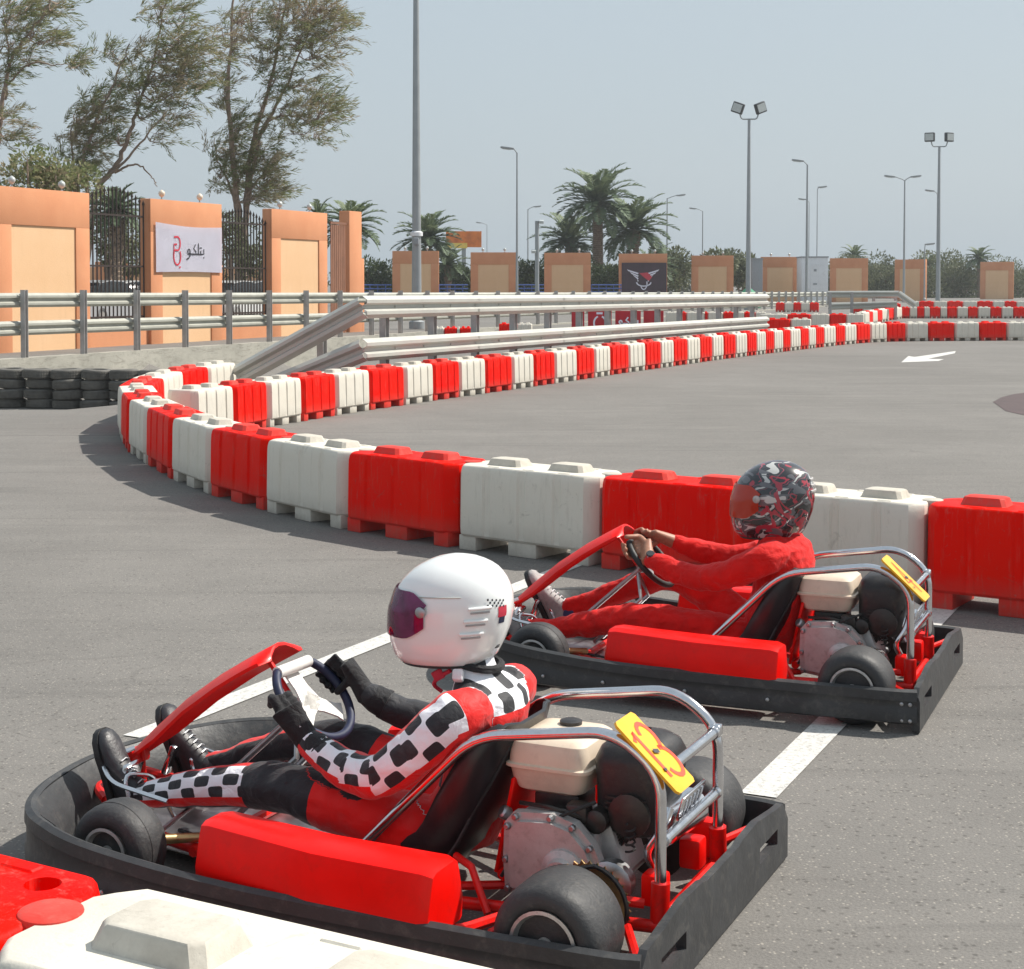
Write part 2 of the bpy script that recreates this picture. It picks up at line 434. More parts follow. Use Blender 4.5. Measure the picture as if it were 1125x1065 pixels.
def ordinal(n):
    if n <= 20: return ORD[n-1]
    tens = {2:'twenty',3:'thirty',4:'forty'}[n//10]
    return tens+'-'+ORD[n%10-1] if n % 10 else {2:'twentieth',3:'thirtieth',4:'fortieth'}[n//10]
def place_barrier(a, b, col, label, group, parts=True, side=1, z=0.0, w=1.0):
    """a,b: ends of the camera-side bottom edge; side=+1 puts the body left of a->b"""
    a = V((a[0], a[1], 0)); b = V((b[0], b[1], 0)); d = b-a; L = d.length; ang = math.atan2(d.y, d.x)
    n = V((-d.y, d.x, 0)).normalized()*side
    c = (a+b)/2 + n*BW/2*w; c.z = z
    jr = random.Random(int(c.x*977+c.y*131))
    ang += jr.uniform(-.02, .02)
    if parts:
        if col not in used: o = proto[col]; used.add(col)
        else: o = copy_tree(proto[col])
    else:
        o = obj('track_barrier', merged_me[col], None)
    o.location = c; o.rotation_euler = (0, 0, ang); o.scale = (L/BL*.992, w, 1)
    tag(o, label, 'barrier', group); return o
G1 = 'red and white plastic barriers lining the track'
other = {'red': 'white', 'white': 'red'}
# -- front row, curving away at the left. Outer edge points left->right order reversed below
front = [gr(1230, 693), gr(1011, 668), gr(826, 646), gr(652, 624), gr(496, 603), gr(374, 583), gr(288.5, 562), gr(228, 544), gr(186.6, 527.4)]
front = [V((p.x, p.y, 0)) for p in front] + [V(p) for p in ((-3.31,14.32,0), (-3.70,15.3,0), (-4.02,16.3,0), (-4.30,17.35,0), (-4.50,18.75,0), (-4.56,20.2,0), (-4.43,21.35,0), (-4.26,22.5,0))]
desc = ['at the right edge behind the far kart engine', 'just right of the dark patterned helmet', 'behind the arms of the driver in red overalls',
        'left of the driver in red overalls, above the white helmet', 'above the near steering wheel, third left of the driver in red', 'fourth to the left of the driver in red overalls',
        'fifth to the left of the driver in red overalls', 'sixth to the left of the driver in red overalls', 'seen narrow on the bend, seventh left of the driver in red',
        'thin on the bend, eighth left of the driver in red', 'thin on the bend, ninth left of the driver in red', 'at the leftmost tip of the bend',
        'first behind the leftmost tip of the bend', 'second behind the leftmost tip of the bend', 'third behind the leftmost tip of the bend', 'beside the foot of the ramped guardrail',
        'beyond the foot of the ramped guardrail']
for i, (a, b) in enumerate(zip(front[:-1], front[1:])):
    col = 'red' if i % 2 == 0 else 'white'
    place_barrier(b, a, col, f'{col} barrier {desc[i]}', G1, side=1)
# -- back row along the far lane
bxs = [217, 259, 296, 334, 371, 408, 446, 478, 506, 535, 564, 588, 611, 635, 654, 672, 692, 710, 727, 741, 756, 770, 783, 796, 809, 821.7, 832, 842, 851, 861, 869, 880.4, 889, 897, 906, 918.8, 929, 941.6, 957, 975.4, 996, 1021, 1049.6, 1077, 1107, 1137, 1168]
by = [(217,484),(259,477),(296,470),(334,463.5),(371,457),(408,451),(446,445.5),(478,440.7),(506,436.6),(535,432.6),(564,428.5),(588,425),(614,421.3),(635,418.2),(654,415.3),(672,412.5),(692,409.5),(710,407),(727,404.7),(741,402.7),(756,400.5),(770,398.5),(783,396.6),(796,394.9),(809,393.2),(822,391.6),(832,390.3),(842,389.1),(851,388),(861,386.8),(869,385.9),(880,384.6),(889,383.5),(897,382.6),(906,381.5),(919,380),(929,379),(941,377.8),(957,376.6),(975,375.8),(996,375.3),(1021,375),(1050,374.8),(1077,374.6),(1107,374.4),(1168,374)]
def interp(T, x):
    for (x0, y0), (x1, y1) in zip(T[:-1], T[1:]):
        if x <= x1: return y0+(y1-y0)*(x-x0)/(x1-x0)
    return T[-1][1]
nb = {'red': 0, 'white': 0}
for i, (x0, x1) in enumerate(zip(bxs[:-1], bxs[1:])):
    col = 'white' if i % 2 == 0 else 'red'; nb[col] += 1
    place_barrier(gr(x0, interp(by, x0)), gr(x1, interp(by, x1)), col,
                  f'{col} barrier, {ordinal(nb[col])} {col} one from the left in the back row', 'red and white barriers in the long back row', parts=i < 22)
# -- second far row at the right, and the one behind it
r2 = [951, 955.5, 959.5, 964.7, 970, 976.8, 984.6, 991.5, 999.7, 1008, 1015.8, 1021.9, 1033.5, 1041, 1051.8, 1064, 1074.7, 1088.6, 1100.7, 1113.7, 1127, 1141]
nb = {'red': 0, 'white': 0}
for i, (x0, x1) in enumerate(zip(r2[:-1], r2[1:])):
    col = 'white' if i % 2 == 0 else 'red'; nb[col] += 1
    D0 = 75 if x0 > 990 else 75-(990-x0)*.35; D1 = 75 if x1 > 990 else 75-(990-x1)*.35
    f = lambda x, D: ((x-562)/1750*D, D)
    place_barrier(f(x0, D0), f(x1, D1), col, f'{col} barrier, {ordinal(nb[col])} {col} one in the far second row', 'barriers in the far second row', parts=False)
r3 = [(1002, 'white'), (1010, 'red'), (1026, 'white'), (1041, 'red'), (1058, 'white'), (1074, 'red'), (1091, 'white'), (1104, 'red'), (1117, 'white'), (1132, None)]
nb = {'red': 0, 'white': 0}
for (x0, col), (x1, _) in zip(r3[:-1], r3[1:]):
    nb[col] += 1
    place_barrier(((x0-562)/1750*100, 100), ((x1-562)/1750*100, 100), col, f'{col} barrier, {ordinal(nb[col])} {col} one in the farthest row', 'barriers in the farthest row', parts=False)
# -- barriers seen between and beyond the guardrails
def run(px, D, group, where, c0='white'):
    cnt = {'red': 0, 'white': 0}; c = c0
    for x0, x1 in zip(px[:-1], px[1:]):
        cnt[c] += 1
        place_barrier(((x0-562)/1750*D, D), ((x1-562)/1750*D, D), c, f'{ordinal(cnt[c])} {c} barrier {where}', group, parts=False)
        c = other[c]
run([732, 746, 754, 775, 777.5, 795, 806, 818, 830, 842], 62, 'barriers seen under the long guardrail', 'in the gap under the long guardrail')
run([836, 866, 891, 912, 930, 950], 58, 'barriers behind the back row', 'in the short row behind the end of the long guardrail')
run([842, 869, 892], 50, 'two barriers at the guardrail end', 'right under the end of the long guardrail', 'red')
run([476, 488, 502, 505, 518, 524], 40, 'barriers seen through the guardrail gap', 'seen through the guardrail gap above the back row')
run([548, 568, 585], 44, 'pair seen through the guardrail gap', 'low pair seen through the guardrail gap below the tall lamp', 'red')
run([853, 862, 872, 880, 890, 900], 92, 'barriers beyond the dark guardrail', 'between the beams of the dark background guardrail', 'red')
run([938, 948, 958, 968, 978, 990], 88, 'barriers under the short guardrail', 'under the short ramped guardrail at right', 'red')
# -- near pair at the bottom left
place_barrier((-1.608-.20, 3.453-.347), (-.742-.2+.035, 2.953-.347-.02), 'red', 'close red barrier at the bottom left corner with a hole in its top', 'two barriers closest to the camera')
wd = V((.882, -.472, 0)); cc = V((-.375, 2.537, 0))
near = place_barrier(cc-wd*.51+V((-.472,-.882,0))*.2, cc+wd*.51+V((-.472,-.882,0))*.2, 'white', 'close white barrier seen from above at the bottom edge', 'two barriers closest to the camera')
for ch in near.children:
    if ch.name.startswith('coupling'): bpy.data.objects.remove(ch); break
nr = [o for o in bpy.data.objects if o.get('label', '').startswith('close red')][0]
# a real filler hole sunk into its top
nb_ = [c for c in nr.children if c.name.startswith('body')][0]
for c in list(nr.children):
    if c.name.startswith('raised') and c.location.x > 0: bpy.data.objects.remove(c)
cm = BM(); lathe(cm, [(.034, -.09), (.034, .05)], (.38, .100, .50), seg=28); cme = mesh_of(cm, 'cut', None)
co_ = bpy.data.objects.new('cut', cme); COL.objects.link(co_)
src = BM(); src.from_mesh(body_me['red'])
hb = bake(src, [('BOOLEAN', dict(operation='DIFFERENCE', object=co_, solver='EXACT'))]); bpy.data.objects.remove(co_)
nb_.data = mesh_of(hb, 'barrier_body_with_hole', M['bar_red'], 30)

# ------------------------------------------------------------------ guardrails
def wbeam(bm, p, q, hgt_=.31, side=1, twist=0):
    """W-beam from p to q (centre line points); bulges toward side"""
    p = V(p); q = V(q); d = (q-p).normalized(); n = V((-d.y, d.x, 0)).normalized()*side
    up = n.cross(d); up = up if up.z > 0 else -up
    prof = [(-.155,0),(-.14,.02),(-.10,.075),(-.055,.075),(-.02,.01),(.02,.01),(.055,.075),(.10,.075),(.14,.02),(.155,0)]
    k = hgt_/.31
    f = [p+up*a*k-n*b for a, b in prof]; g = [q+up*a*k-n*b for a, b in prof]
    f2 = [v+n*.008 for v in reversed(f)]; g2 = [v+n*.008 for v in reversed(g)]
    loft(bm, [f+f2, g+g2])
def ibeam(bm, p, h, ang, w=.09, dp=.12):
    m = rotm(rz=ang)
    c = V(p)+V((0, 0, h/2))
    box(bm, c, (.008, dp, h), m)
    for s in (-1, 1): box(bm, c+m@V((0, s*dp/2, 0)), (w, .009, h), m)
# long near guardrail behind the back row, ramped down at its left end
gA, gB = V((-2.0, 21.5, 0)), V((6.56, 41, 0)); gd = (gB-gA).normalized(); L = (gB-gA).length
t = thing('guardrail', 'long galvanised double guardrail whose left end ramps down behind the back row', 'guardrail', gA)
z0, z1 = 1.47, 1.37
npan = 6
for nm, off in (('upper_beam', -.155), ('lower_beam', -.735)):
    bm = BM()
    for i in range(npan):
        u, v = i/npan, (i+1)/npan
        a = gd*L*u; b = gd*L*v; a.z = z0+(z1-z0)*u+off; b.z = z0+(z1-z0)*v+off
        wbeam(bm, a-gd*.03, b+gd*.03, side=-1 if False else 1)
        for k in (.25, .5, .75): ball(bm, a.lerp(b, k)+V((gd.y, -gd.x, 0))*.0+V((0,0,0))-V((-gd.y, gd.x, 0))*.02, .016, sub=1)
    obj(nm, bm, M['galv'], t, sharp=25)
    bm = BM()
    endp = V((-3.85, 22.3, .33))-gA if off > -.3 else V((-3.3, 21.9, .2))-gA
    a = V((0, 0, z0+off))
    wbeam(bm, endp, a, side=1); ball(bm, a, .03, sub=1)
    obj('ramped_beam', bm, M['galv'], t, sharp=25)
nn = V((-gd.y, gd.x, 0))
for s in [-.9+.2] + [.78+1.5*i for i in range(14)]:
    p = gd*s+nn*.10; bm = BM(); hh = z0+(z1-z0)*max(0, s)/L-.01
    if s < 0: p = V((-.62, .5, 0)); hh = 1.0
    ibeam(bm, p, hh, math.atan2(gd.y, gd.x)+PI/2, .10, .1)
    obj('post', bm, M['galv_dark'], t, sharp=25)
# long background guardrail on the retaining wall
rA = V((-10.4, 34, 0)); rd = V((.377, .926, 0)).normalized(); rn = V((-rd.y, rd.x, 0))
t = thing('guardrail', 'weathered double guardrail on posts running along the top of the concrete retaining wall', 'guardrail', rA)
def rz(n): return 1.48-(.42*max(0, n)/44)
n0, n1 = -5, 44
for nm, off in (('upper_beam', -.20), ('lower_beam', -.80)):
    bm = BM()
    for n in range(n0, n1):
        a = rd*2.02*n; b = rd*2.02*(n+1); a.z = rz(n)+off; b.z = rz(n+1)+off
        wbeam(bm, a+rn*.16, b+rn*.16, side=1)
    obj(nm, bm, M['galv_old'], t, sharp=25)
for n in range(n0, n1+1):
    p = rd*2.02*n; bm = BM(); ibeam(bm, p+V((0,0,.03)), rz(n)-.03+.02, math.atan2(rd.y, rd.x)+PI/2, .12, .1)
    for off in (-.20, -.80):
        for dz in (-.12, .12):
            box(bm, p+rn*.1+V((0,0,rz(n)+off+dz)), (.05, .14, .02), rotm(rz=math.atan2(rd.y, rd.x)))
    obj('post', bm, M['galv_dark'], t, sharp=25)
# short ramped guardrail at right
t = thing('guardrail', 'short guardrail with a ramped right end above the far second row', 'guardrail', (14.5, 70, 0))
D = 70
def P(x, y, D=D): return at(x, y, D)-V((14.5, 70, 0))
bm = BM(); wbeam(bm, P(910, 323.5, 74), P(988, 323.5)); obj('upper_beam', bm, M['galv'], t)
bm = BM(); wbeam(bm, P(988, 323.5), P(1006, 336, 69)); obj('ramped_beam', bm, M['galv'], t)
bm = BM(); wbeam(bm, P(911, 337, 74), P(986, 334.5)); obj('lower_beam', bm, M['galv'], t)
for x in (912, 936, 960, 984):
    q = P(x, 320, 72); q.z = 0; bm = BM(); ibeam(bm, q, 1.25, 0, .12, .1); obj('post', bm, M['galv_dark'], t)

# retaining wall
bm = BM()
o0 = rA-rd*60; o1 = rA+rd*92
def cr(p, z0_, z1_): return [p+rn*(-.14)+V((0,0,z0_)), p+rn*.16+V((0,0,z0_)), p+rn*.16+V((0,0,z1_)), p+rn*(-.10)+V((0,0,z1_))]
loft(bm, [cr(o0.lerp(o1, k/30), -1.6, .055) for k in range(31)])
w = obj('retaining_wall', bm, M['concrete'], sharp=20); tag(w, 'stained concrete retaining wall under the background guardrail', 'wall')

# ------------------------------------------------------------------ stacks of old tyres against the wall
bm = BM()
prof = [(.175, -.085), (.19, -.1), (.25, -.098), (.285, -.085), (.305, -.055), (.308, 0), (.305, .055), (.285, .085), (.25, .098), (.19, .1), (.175, .085), (.20, .06), (.22, 0), (.20, -.06)]
rings = [[V(((r)*math.cos(2*PI*k/40), (r)*math.sin(2*PI*k/40), h)) for r, h in prof] for k in range(40)]
vr = [[bm.verts.new(p) for p in r] for r in rings]
for i in range(40):
    A, B = vr[i], vr[(i+1) % 40]
    for j in range(len(prof)): bm.faces.new((A[j], B[j], B[(j+1) % len(prof)], A[(j+1) % len(prof)]))
for k in range(60):
    for h in (-.05, 0, .05): box(bm, (.306*math.cos(2*PI*k/60), .306*math.sin(2*PI*k/60), h), (.014, .022, .034), rotm(rz=2*PI*k/60+.25))
tyre_me = mesh_of(bm, 'old_tyre', M['old_tyre'], 35)
lvl = ['bottom', 'second from the bottom', 'third from the bottom', 'top']
for j in range(9):
    x = -18+j*31.2; s0 = random.Random(j)
    D = 31.2 - j*.12
    base = at(x, 440, D); base.z = -.80
    for k in range(4):
        o = obj('old_tyre', tyre_me, None)
        o.location = base+V((s0.uniform(-.035, .035), s0.uniform(-.04, .04), .1+k*.195))
        o.rotation_euler = (s0.uniform(-.05, .05), s0.uniform(-.05, .05), s0.uniform(0, 6))
        o.scale = (s0.uniform(.93, 1.03),)*2+(s0.uniform(.95, 1.02),)
        tag(o, f'old tyre, {lvl[k]} in the {ordinal(j+1)} stack from the left', 'tyre', 'stacked tyres along the concrete wall')
# ------------------------------------------------------------------ pillars and fence beyond the guardrail
fo = V((-13.2, 35.1, 0)); fd = rd
FW = 3.55
def pillar(origin, ang, w, label, h=3.95, dep=.34, base=-.3, mx=.55, my=.9, lamps=(.22, .78), cat='pillar', lampcol='lampglass', group='terracotta fence pillars with sand panels'):
    t = thing('fence_pillar', label, cat, origin, ang, group)
    bm = BM(); hw = w/2
    # frame around a recessed panel, front face at y=0, body behind
    box(bm, (w/2, dep/2+.03, (h+base)/2), (w, dep-.06, h-base), bev=.02)
    box(bm, (w/2, .03, h-my/2), (w, .06, my), bev=.006)
    for s in (0, 1): box(bm, (mx/2 if s == 0 else w-mx/2, .03, (h-my+base)/2-.001), (mx, .06, h-my-base-.002), bev=.006)
    obj('frame', bm, M['terracotta'], t, sharp=30)
    bm = BM(); box(bm, (w/2, .052, (h-my+base)/2), (w-2*mx-.004, .03, h-my-base-.004)); obj('panel', bm, M['sand'], t, sharp=30)
    return t
def garden_lamp(p, label, s=1.0, dried=False):
    t = thing('pillar_lamp', label, 'lamp', p, 0, 'small lamps on top of the fence pillars')
    bm = BM(); lathe(bm, [(.06*s, 0), (.07*s, .03*s), (.03*s, .05*s), (.025*s, .12*s)], seg=12); obj('stem', bm, M['pole'], t)
    bm = BM()
    lathe(bm, [(.03*s, .12*s), (.11*s, .18*s), (.15*s, .27*s), (.13*s, .36*s), (.06*s, .42*s), (.02*s, .45*s)], seg=14)
    obj('lamp_shade', bm, M['cream'] if dried else M['lampglass'], t)
ang0 = math.atan2(fd.y, fd.x)
names = ['leftmost orange pillar with a sand panel, cut off by the left edge', 'orange pillar carrying the white banner with a red emblem', 'orange pillar with a bare sand panel right of the white banner']
starts = [2.75, 8.97, 15.35]
lefts = []
for i, s in enumerate(starts):
    p = fo+fd*s
    pillar(p, ang0, FW if i else FW, names[i])
    for j, f in enumerate((.22, .75)):
        q = p+fd*FW*f+rn*.17; q.z = 3.95
        garden_lamp(q, f'small lamp on the {["leftmost", "bannered", "third"][i]} orange pillar, {["nearer the left corner", "nearer the right corner"][j]}', .62, dried=(i == 1))
# pillar before the left edge (part visible only at the very border)
# narrow brown gate and pillar end right of the third pillar
p = fo+fd*19.3+rn*.1
t = thing('metal_gate', 'brown slatted gate leaf right of the third orange pillar', 'gate', p, ang0-.0)
bm = BM()
for k in range(8): box(bm, (.06+k*.13, 0, 1.75), (.10, .03, 3.7))
obj('leaf', bm, M['brown_gate'], t)
bm = BM(); box(bm, (.55, 0, 3.66), (1.12, .05, .08)); box(bm, (.55, 0, .1), (1.12, .05, .08)); obj('gate_frame', bm, M['brown_gate'], t)
p = fo+fd*20.45
t = thing('gate_post', 'narrow orange gate post with a lower shoulder right of the brown gate', 'post', p, ang0)
bm = BM(); box(bm, (.45, .2, 1.9), (.9, .4, 4.4), bev=.02); obj('shaft', bm, M['terracotta'], t)
bm = BM(); box(bm, (1.02, .2, 1.0), (.24, .34, 3.0), bev=.02); obj('shoulder', bm, M['terracotta'], t)
# plinth between the pillars
bm = BM(); q0 = fo-fd*10+rn*.1; q1 = fo+fd*21
prism(bm, [(0, -.6), ((q1-q0).length, -.6), ((q1-q0).length, .64), (0, .64)], q0, fd, (0,0,1), -.2)
tag(obj('plinth_wall', bm, M['terracotta'], sharp=20), 'low orange plinth wall running under the iron fence', 'wall')
# iron fences
def iron_fence(s0, s1, label, h=3.75):
    p = fo+fd*s0+rn*.2; t = thing('iron_fence', label, 'fence', p, ang0)
    L = s1-s0; n = int(L/.17); bm = BM()
    for k in range(n+1):
        x = k*L/n; top = h+.32*math.sin(PI*x/L)
        cyl(bm, (x, 0, .5), (x, 0, top), .021, 6)
        lathe(bm, [(.02, 0), (.04, .04), (.002, .16)], (x, 0, top), seg=6)
    obj('bars', bm, M['iron'], t)
    for z in (.75, 2.1, 3.45): bm = BM(); box(bm, (L/2, 0, z), (L, .05, .05)); obj('rail', bm, M['iron'], t)
iron_fence(starts[0]+FW+.05, starts[1]-.05, 'dark iron bar fence between the leftmost pillar and the bannered pillar')
iron_fence(starts[1]+FW+.05, starts[2]-.05, 'dark iron bar fence between the bannered pillar and the third pillar', 3.45)
# right-hand pillars
RP = [(431, 482, 276), (517, 567, 277.5), (598, 649, 278), (680, 733, 279), (760, 806, 281), (836, 878, 282.5), (912, 953, 284), (983, 1008, 285.5), (1077, 1117, 288)]
lab = ['behind the tall grey pole', 'right of the small palm', 'left of the large date palms', 'carrying the dark purple banner', 'right of the purple bannered pillar', 'left of the white site cabin', 'right of the white site cabin', 'narrow one by the twin floodlight mast', 'rightmost one, turned so its face lies in shade']
rots = [0, 0, 0, 0, 0, -.05, -.12, -.85, -.35]
rpil = []
for (x0, x1, yt), lb, ro in zip(RP, lab, rots):
    D = (3.95-CAMZ)*1750/(312-yt); a = at(x0, yt, D); b = at(x1, yt, D); a.z = 0
    w = (b.x-a.x); sc = 1
    if abs(ro) > .3: w = 3.4
    pillar(a, ro, w, f'far orange pillar {lb}', 3.95)
    rpil.append((a, w, D))
    if x0 < 900:
        for j, f in enumerate((.27, .75)):
            garden_lamp(V((a.x+w*f, D+.17, 3.95)), f'{["left", "right"][j]} small lamp on the far pillar {lb}', .75)
# blue railing between right pillars
for k in range(3):
    a = rpil[k][0]; b = rpil[k+1][0]; x0 = a.x+rpil[k][1]+.05; x1 = b.x-.05
    for seg, (xa, xb) in enumerate([(x0, x1)] if k else [(-12.2, a.x-.05), (x0, x1)]):
        D = a.y-.2; bm = BM(); t = thing('blue_railing', f'blue railing {["left of the pillar behind the grey pole" if k==0 and seg==0 else "right of the pillar behind the grey pole", "left of the palms beside the slim lamp", "at the foot of the date palms"][k]}', 'railing', (xa, D, 0), 0, 'blue railings between far pillars')
        Lr = xb-xa
        bm.free()
        for z in (1.55, 1.28, 1.02): bm = BM(); cyl(bm, (0, 0, z), (Lr, 0, z), .045, 8); obj('rail', bm, M['bluerail'], t)
        bm = BM()
        for j in range(int(Lr/.55)+1): cyl(bm, (j*.55, 0, -.05), (j*.55, 0, 1.55), .03, 6)
        obj('balusters', bm, M['bluerail'], t)

# ------------------------------------------------------------------ flat signs and writing
def stroke(bm, pts, w, o, ux, uy, off=.004, closed=False):
    """flat ribbon along a 2D polyline placed on the plane o,ux,uy"""
    o = V(o); ux = V(ux).normalized(); uy = V(uy).normalized(); n = ux.cross(uy)
    P = [V((x, y, 0)) for x, y in pts]
    if closed: P.append(P[0])
    L = []; Rr = []
    for i in range(len(P)):
        a = P[i-1] if i else (P[-2] if closed else P[0]); b = P[i+1] if i < len(P)-1 else (P[1] if closed else P[-1])
        d = (b-a).normalized(); m = V((-d.y, d.x, 0))*w/2
        L.append(P[i]+m); Rr.append(P[i]-m)
    def W(p): return o+ux*p.x+uy*p.y+n*off
    vl = [bm.verts.new(W(p)) for p in L]; vr_ = [bm.verts.new(W(p)) for p in Rr]
    for i in range(len(P)-1): bm.faces.new((vl[i], vr_[i], vr_[i+1], vl[i+1]))
def arc(cx_, cy_, rx, ry, a0, a1, n=14): return [(cx_+rx*math.cos(R(a0+(a1-a0)*k/n)), cy_+ry*math.sin(R(a0+(a1-a0)*k/n))) for k in range(n+1)]
def flatpoly(bm, pts, o, ux, uy, off=.004):
    o = V(o); ux = V(ux).normalized(); uy = V(uy).normalized(); n = ux.cross(uy)
    bm.faces.new([bm.verts.new(o+ux*a+uy*b+n*off) for a, b in pts])
def word(bm, o, ux, uy, s, w):
    """the brand word in Arabic letters, read right to left; s = scale, origin at the left end on the baseline"""
    S = lambda L, ww=w: stroke(bm, [(x*s, y*s) for x, y in L], ww, o, ux, uy)
    S([(3.62, .62), (3.62, .05), (3.35, 0), (3.05, 0), (2.75, 0), (1.95, 0)])        # ba + connection
    S([(2.98, .42), (2.98, 0)])                                                   # ta tooth
    S([(2.52, 1.25), (2.52, .05)])                                                # lam
    S([(1.42, 0), (2.0, 0), (2.02, .28), (1.55, .62), (1.95, 1.12)])               # kaf
    S([(1.45, 0), (.9, 0)]); S(arc(.62, .28, .24, .26, -60, 300)); S([(.86, .2), (.78, -.25), (.5, -.52), (.12, -.55)])   # waw
    for x, y in ((3.58, -.38), (2.86, .72), (3.10, .72)): S([(x-.09, y), (x+.09, y)], .17*s)
# white banner on the second pillar
p0 = fo+fd*starts[1]-rn*.03
def cloth(w, h, nx, ny, fn):
    bm = BM(); g = [[bm.verts.new(fn(i/nx, j/ny)) for i in range(nx+1)] for j in range(ny+1)]
    for j in range(ny):
        for i in range(nx): bm.faces.new((g[j][i], g[j][i+1], g[j+1][i+1], g[j+1][i]))
    bmesh.ops.solidify(bm, geom=bm.faces[:], thickness=.006); return bm
bw, bh, bz = 3.30, 1.32, 1.95
def fn(u, v):
    sag = -.06*math.sin(PI*u)*(v**3) + .02*math.sin(PI*u)*((1-v)**3)
    x = .17+bw*u; z = bz+bh*v+sag + (.05 if v > .5 else 0)*(1-u)*v
    q = p0+fd*x-rn*(.02+.006*math.sin(u*9+v*3)*math.sin(v*5)); q.z = z; return q
t = thing('banner', 'white cloth banner with a red emblem and dark Arabic lettering tied to the orange pillar', 'banner', (0,0,0))
obj('cloth', cloth(bw, bh, 24, 10, fn), M['cloth_white'], t)
O = p0-rn*.030; O = V((O.x, O.y, bz)); uz = (0, 0, 1)
bm = BM()
E1 = [(1.02, .98), (1.18, .99)]+arc(1.18, .80, .14, .19, 90, -80)+[(1.02, .62), (1.02, .78), (1.16, .78)]
stroke(bm, E1, .052, O, fd, uz)
stroke(bm, arc(1.17, .45, .17, .24, 150, 395), .052, O, fd, uz)
stroke(bm, [(1.02, .62), (1.0, .5)], .052, O, fd, uz)
stroke(bm, [(1.27, .13), (1.33, .16)], .05, O, fd, uz)
obj('emblem', bm, M['logo_red'], t, smooth=False)
bm = BM(); word(bm, O+fd*1.60+V((0,0,.52)), fd, uz, .25, .040); obj('lettering', bm, M['ink'], t, smooth=False)
# purple banner on the fourth right-hand pillar
a, w, D = rpil[3]
t = thing('banner', 'dark purple banner with a pink and white winged emblem on a far orange pillar', 'banner', (a.x, D-.1, 0))
bm = BM(); box(bm, (w/2+.08, 0, 1.75), (w*.93, .03, 3.0)); obj('cloth', bm, M['banner_purple'], t)
O = V((w/2, -.018, 2.2)); bm = BM(); bm2 = BM()
for s in (-1, 1):
    for k in range(4):
        y = .42-k*.2; x1 = 1.25-.22*k
        flatpoly(bm, [(s*.35, y-.15), (s*x1, y+.12), (s*(x1-.12), y-.02), (s*.4, y-.26)][::s], O, (1,0,0), uz)
flatpoly(bm2, [(-.3, .25), (.35, .3), (.7, -.05), (.45, -.35), (.1, -.1)][::-1], O, (1,0,0), uz, .008)
stroke(bm, arc(.05, -.45, .55, .3, 180, 360), .09, O, (1,0,0), uz); stroke(bm, arc(.05, -.55, .25, .45, 200, 380), .08, O, (1,0,0), uz)
obj('emblem', bm, M['cloth_white'], t, smooth=False); obj('emblem_figure', bm2, M['logo_red'], t, smooth=False)
# dark red sponsor boards behind the guardrail
D = 46; px = [(628, 642, 0), (646, 672, 1), (676, 704, 2), (707, 729, 0)]
for i, (x0, x1, k) in enumerate(px):
    a = at(x0, 341, D); w = at(x1, 341, D).x-a.x
    t = thing('sponsor_board', ['plain dark red board at the left end of the four', 'dark red board with a white ring emblem', 'dark red board with white Arabic lettering', 'plain dark red board at the right end of the four'][i]+' behind the guardrail', 'board', (a.x, D, 0), 0, 'dark red sponsor boards behind the guardrail')
    bm = BM(); box(bm, (w/2, 0, .43), (w, .04, .84), bev=.006); obj('board_panel', bm, M['banner_red'], t)
    bm = BM()
    for s in (.06, w-.06): box(bm, (s, .05, .3), (.04, .05, .6)); box(bm, (s, .25, .02), (.04, .4, .04))
    obj('stand', bm, M['galv_dark'], t)
    bm = BM(); O = V((0, -.022, .5))
    if k == 1: stroke(bm, arc(w/2, .0, .17, .20, 110, 430, 22), .05, O, (1,0,0), uz); stroke(bm, [(w/2-.1, .28), (w/2+.08, .28)], .06, O, (1,0,0), uz)
    if k == 2: word(bm, O+V((.05, 0, -.02)), (1,0,0), uz, .165, .045)
    if k: obj('emblem' if k == 1 else 'lettering', bm, M['cloth_white'], t, smooth=False)
    else: bm.free()
# billboard beyond the palm
D = 150; a = at(490, 273, D); w = at(529, 273, D).x-a.x
t = thing('billboard', 'orange and yellow billboard above the left palm', 'billboard', (a.x, D, 0))
bm = BM(); box(bm, (w/2, 0, a.z+.85), (w, .15, 1.5)); obj('poster', bm, M['orange_bb'], t)
bm = BM(); box(bm, (w*.3, -.1, a.z+.25), (w*.6, .1, .5)); obj('poster_strip', bm, M['yellow_bb'], t)
bm = BM(); box(bm, (w/2, .1, a.z/2), (.4, .3, a.z)); obj('post', bm, M['pole'], t)
# cabins
def cabin(x0, x1, yt, D, name, label, mat, door=True):
    a = at(x0, yt, D); b = at(x1, yt, D); w = b.x-a.x
    t = thing(name, label, 'cabin', (a.x, D, 0)); bm = BM()
    box(bm, (w/2, 1.2, a.z/2), (w, 2.4, a.z), bev=.03)
    obj('wall', bm, M[mat], t); bm = BM(); box(bm, (w/2, 1.2, a.z+.04), (w+.1, 2.5, .1)); obj('roof', bm, M['grey_box'], t)
    if door:
        bm = BM(); box(bm, (w*.5, -.02, a.z*.45), (w*.32, .05, a.z*.8)); dd = obj('door', bm, M['cabin'], t)
        bm = BM(); box(bm, (w*.5, -.07, a.z*.72), (w*.1, .05, .2)); box(bm, (w*.5, -.07, a.z*.42), (w*.14, .05, .12)); obj('vent', bm, M['grey_box'], dd)
cabin(881, 910, 283, 134, 'site_cabin', 'white site cabin with a door between two far pillars', 'cabin')
cabin(826, 838, 285, 132, 'grey_cabinet', 'grey cabinet beside the left floodlight mast', 'grey_box', False)
bm = BM(); prof = [(.9, 0), (.95, .5), (.6, 1.0), (.15, 1.35), (.03, 1.5)]
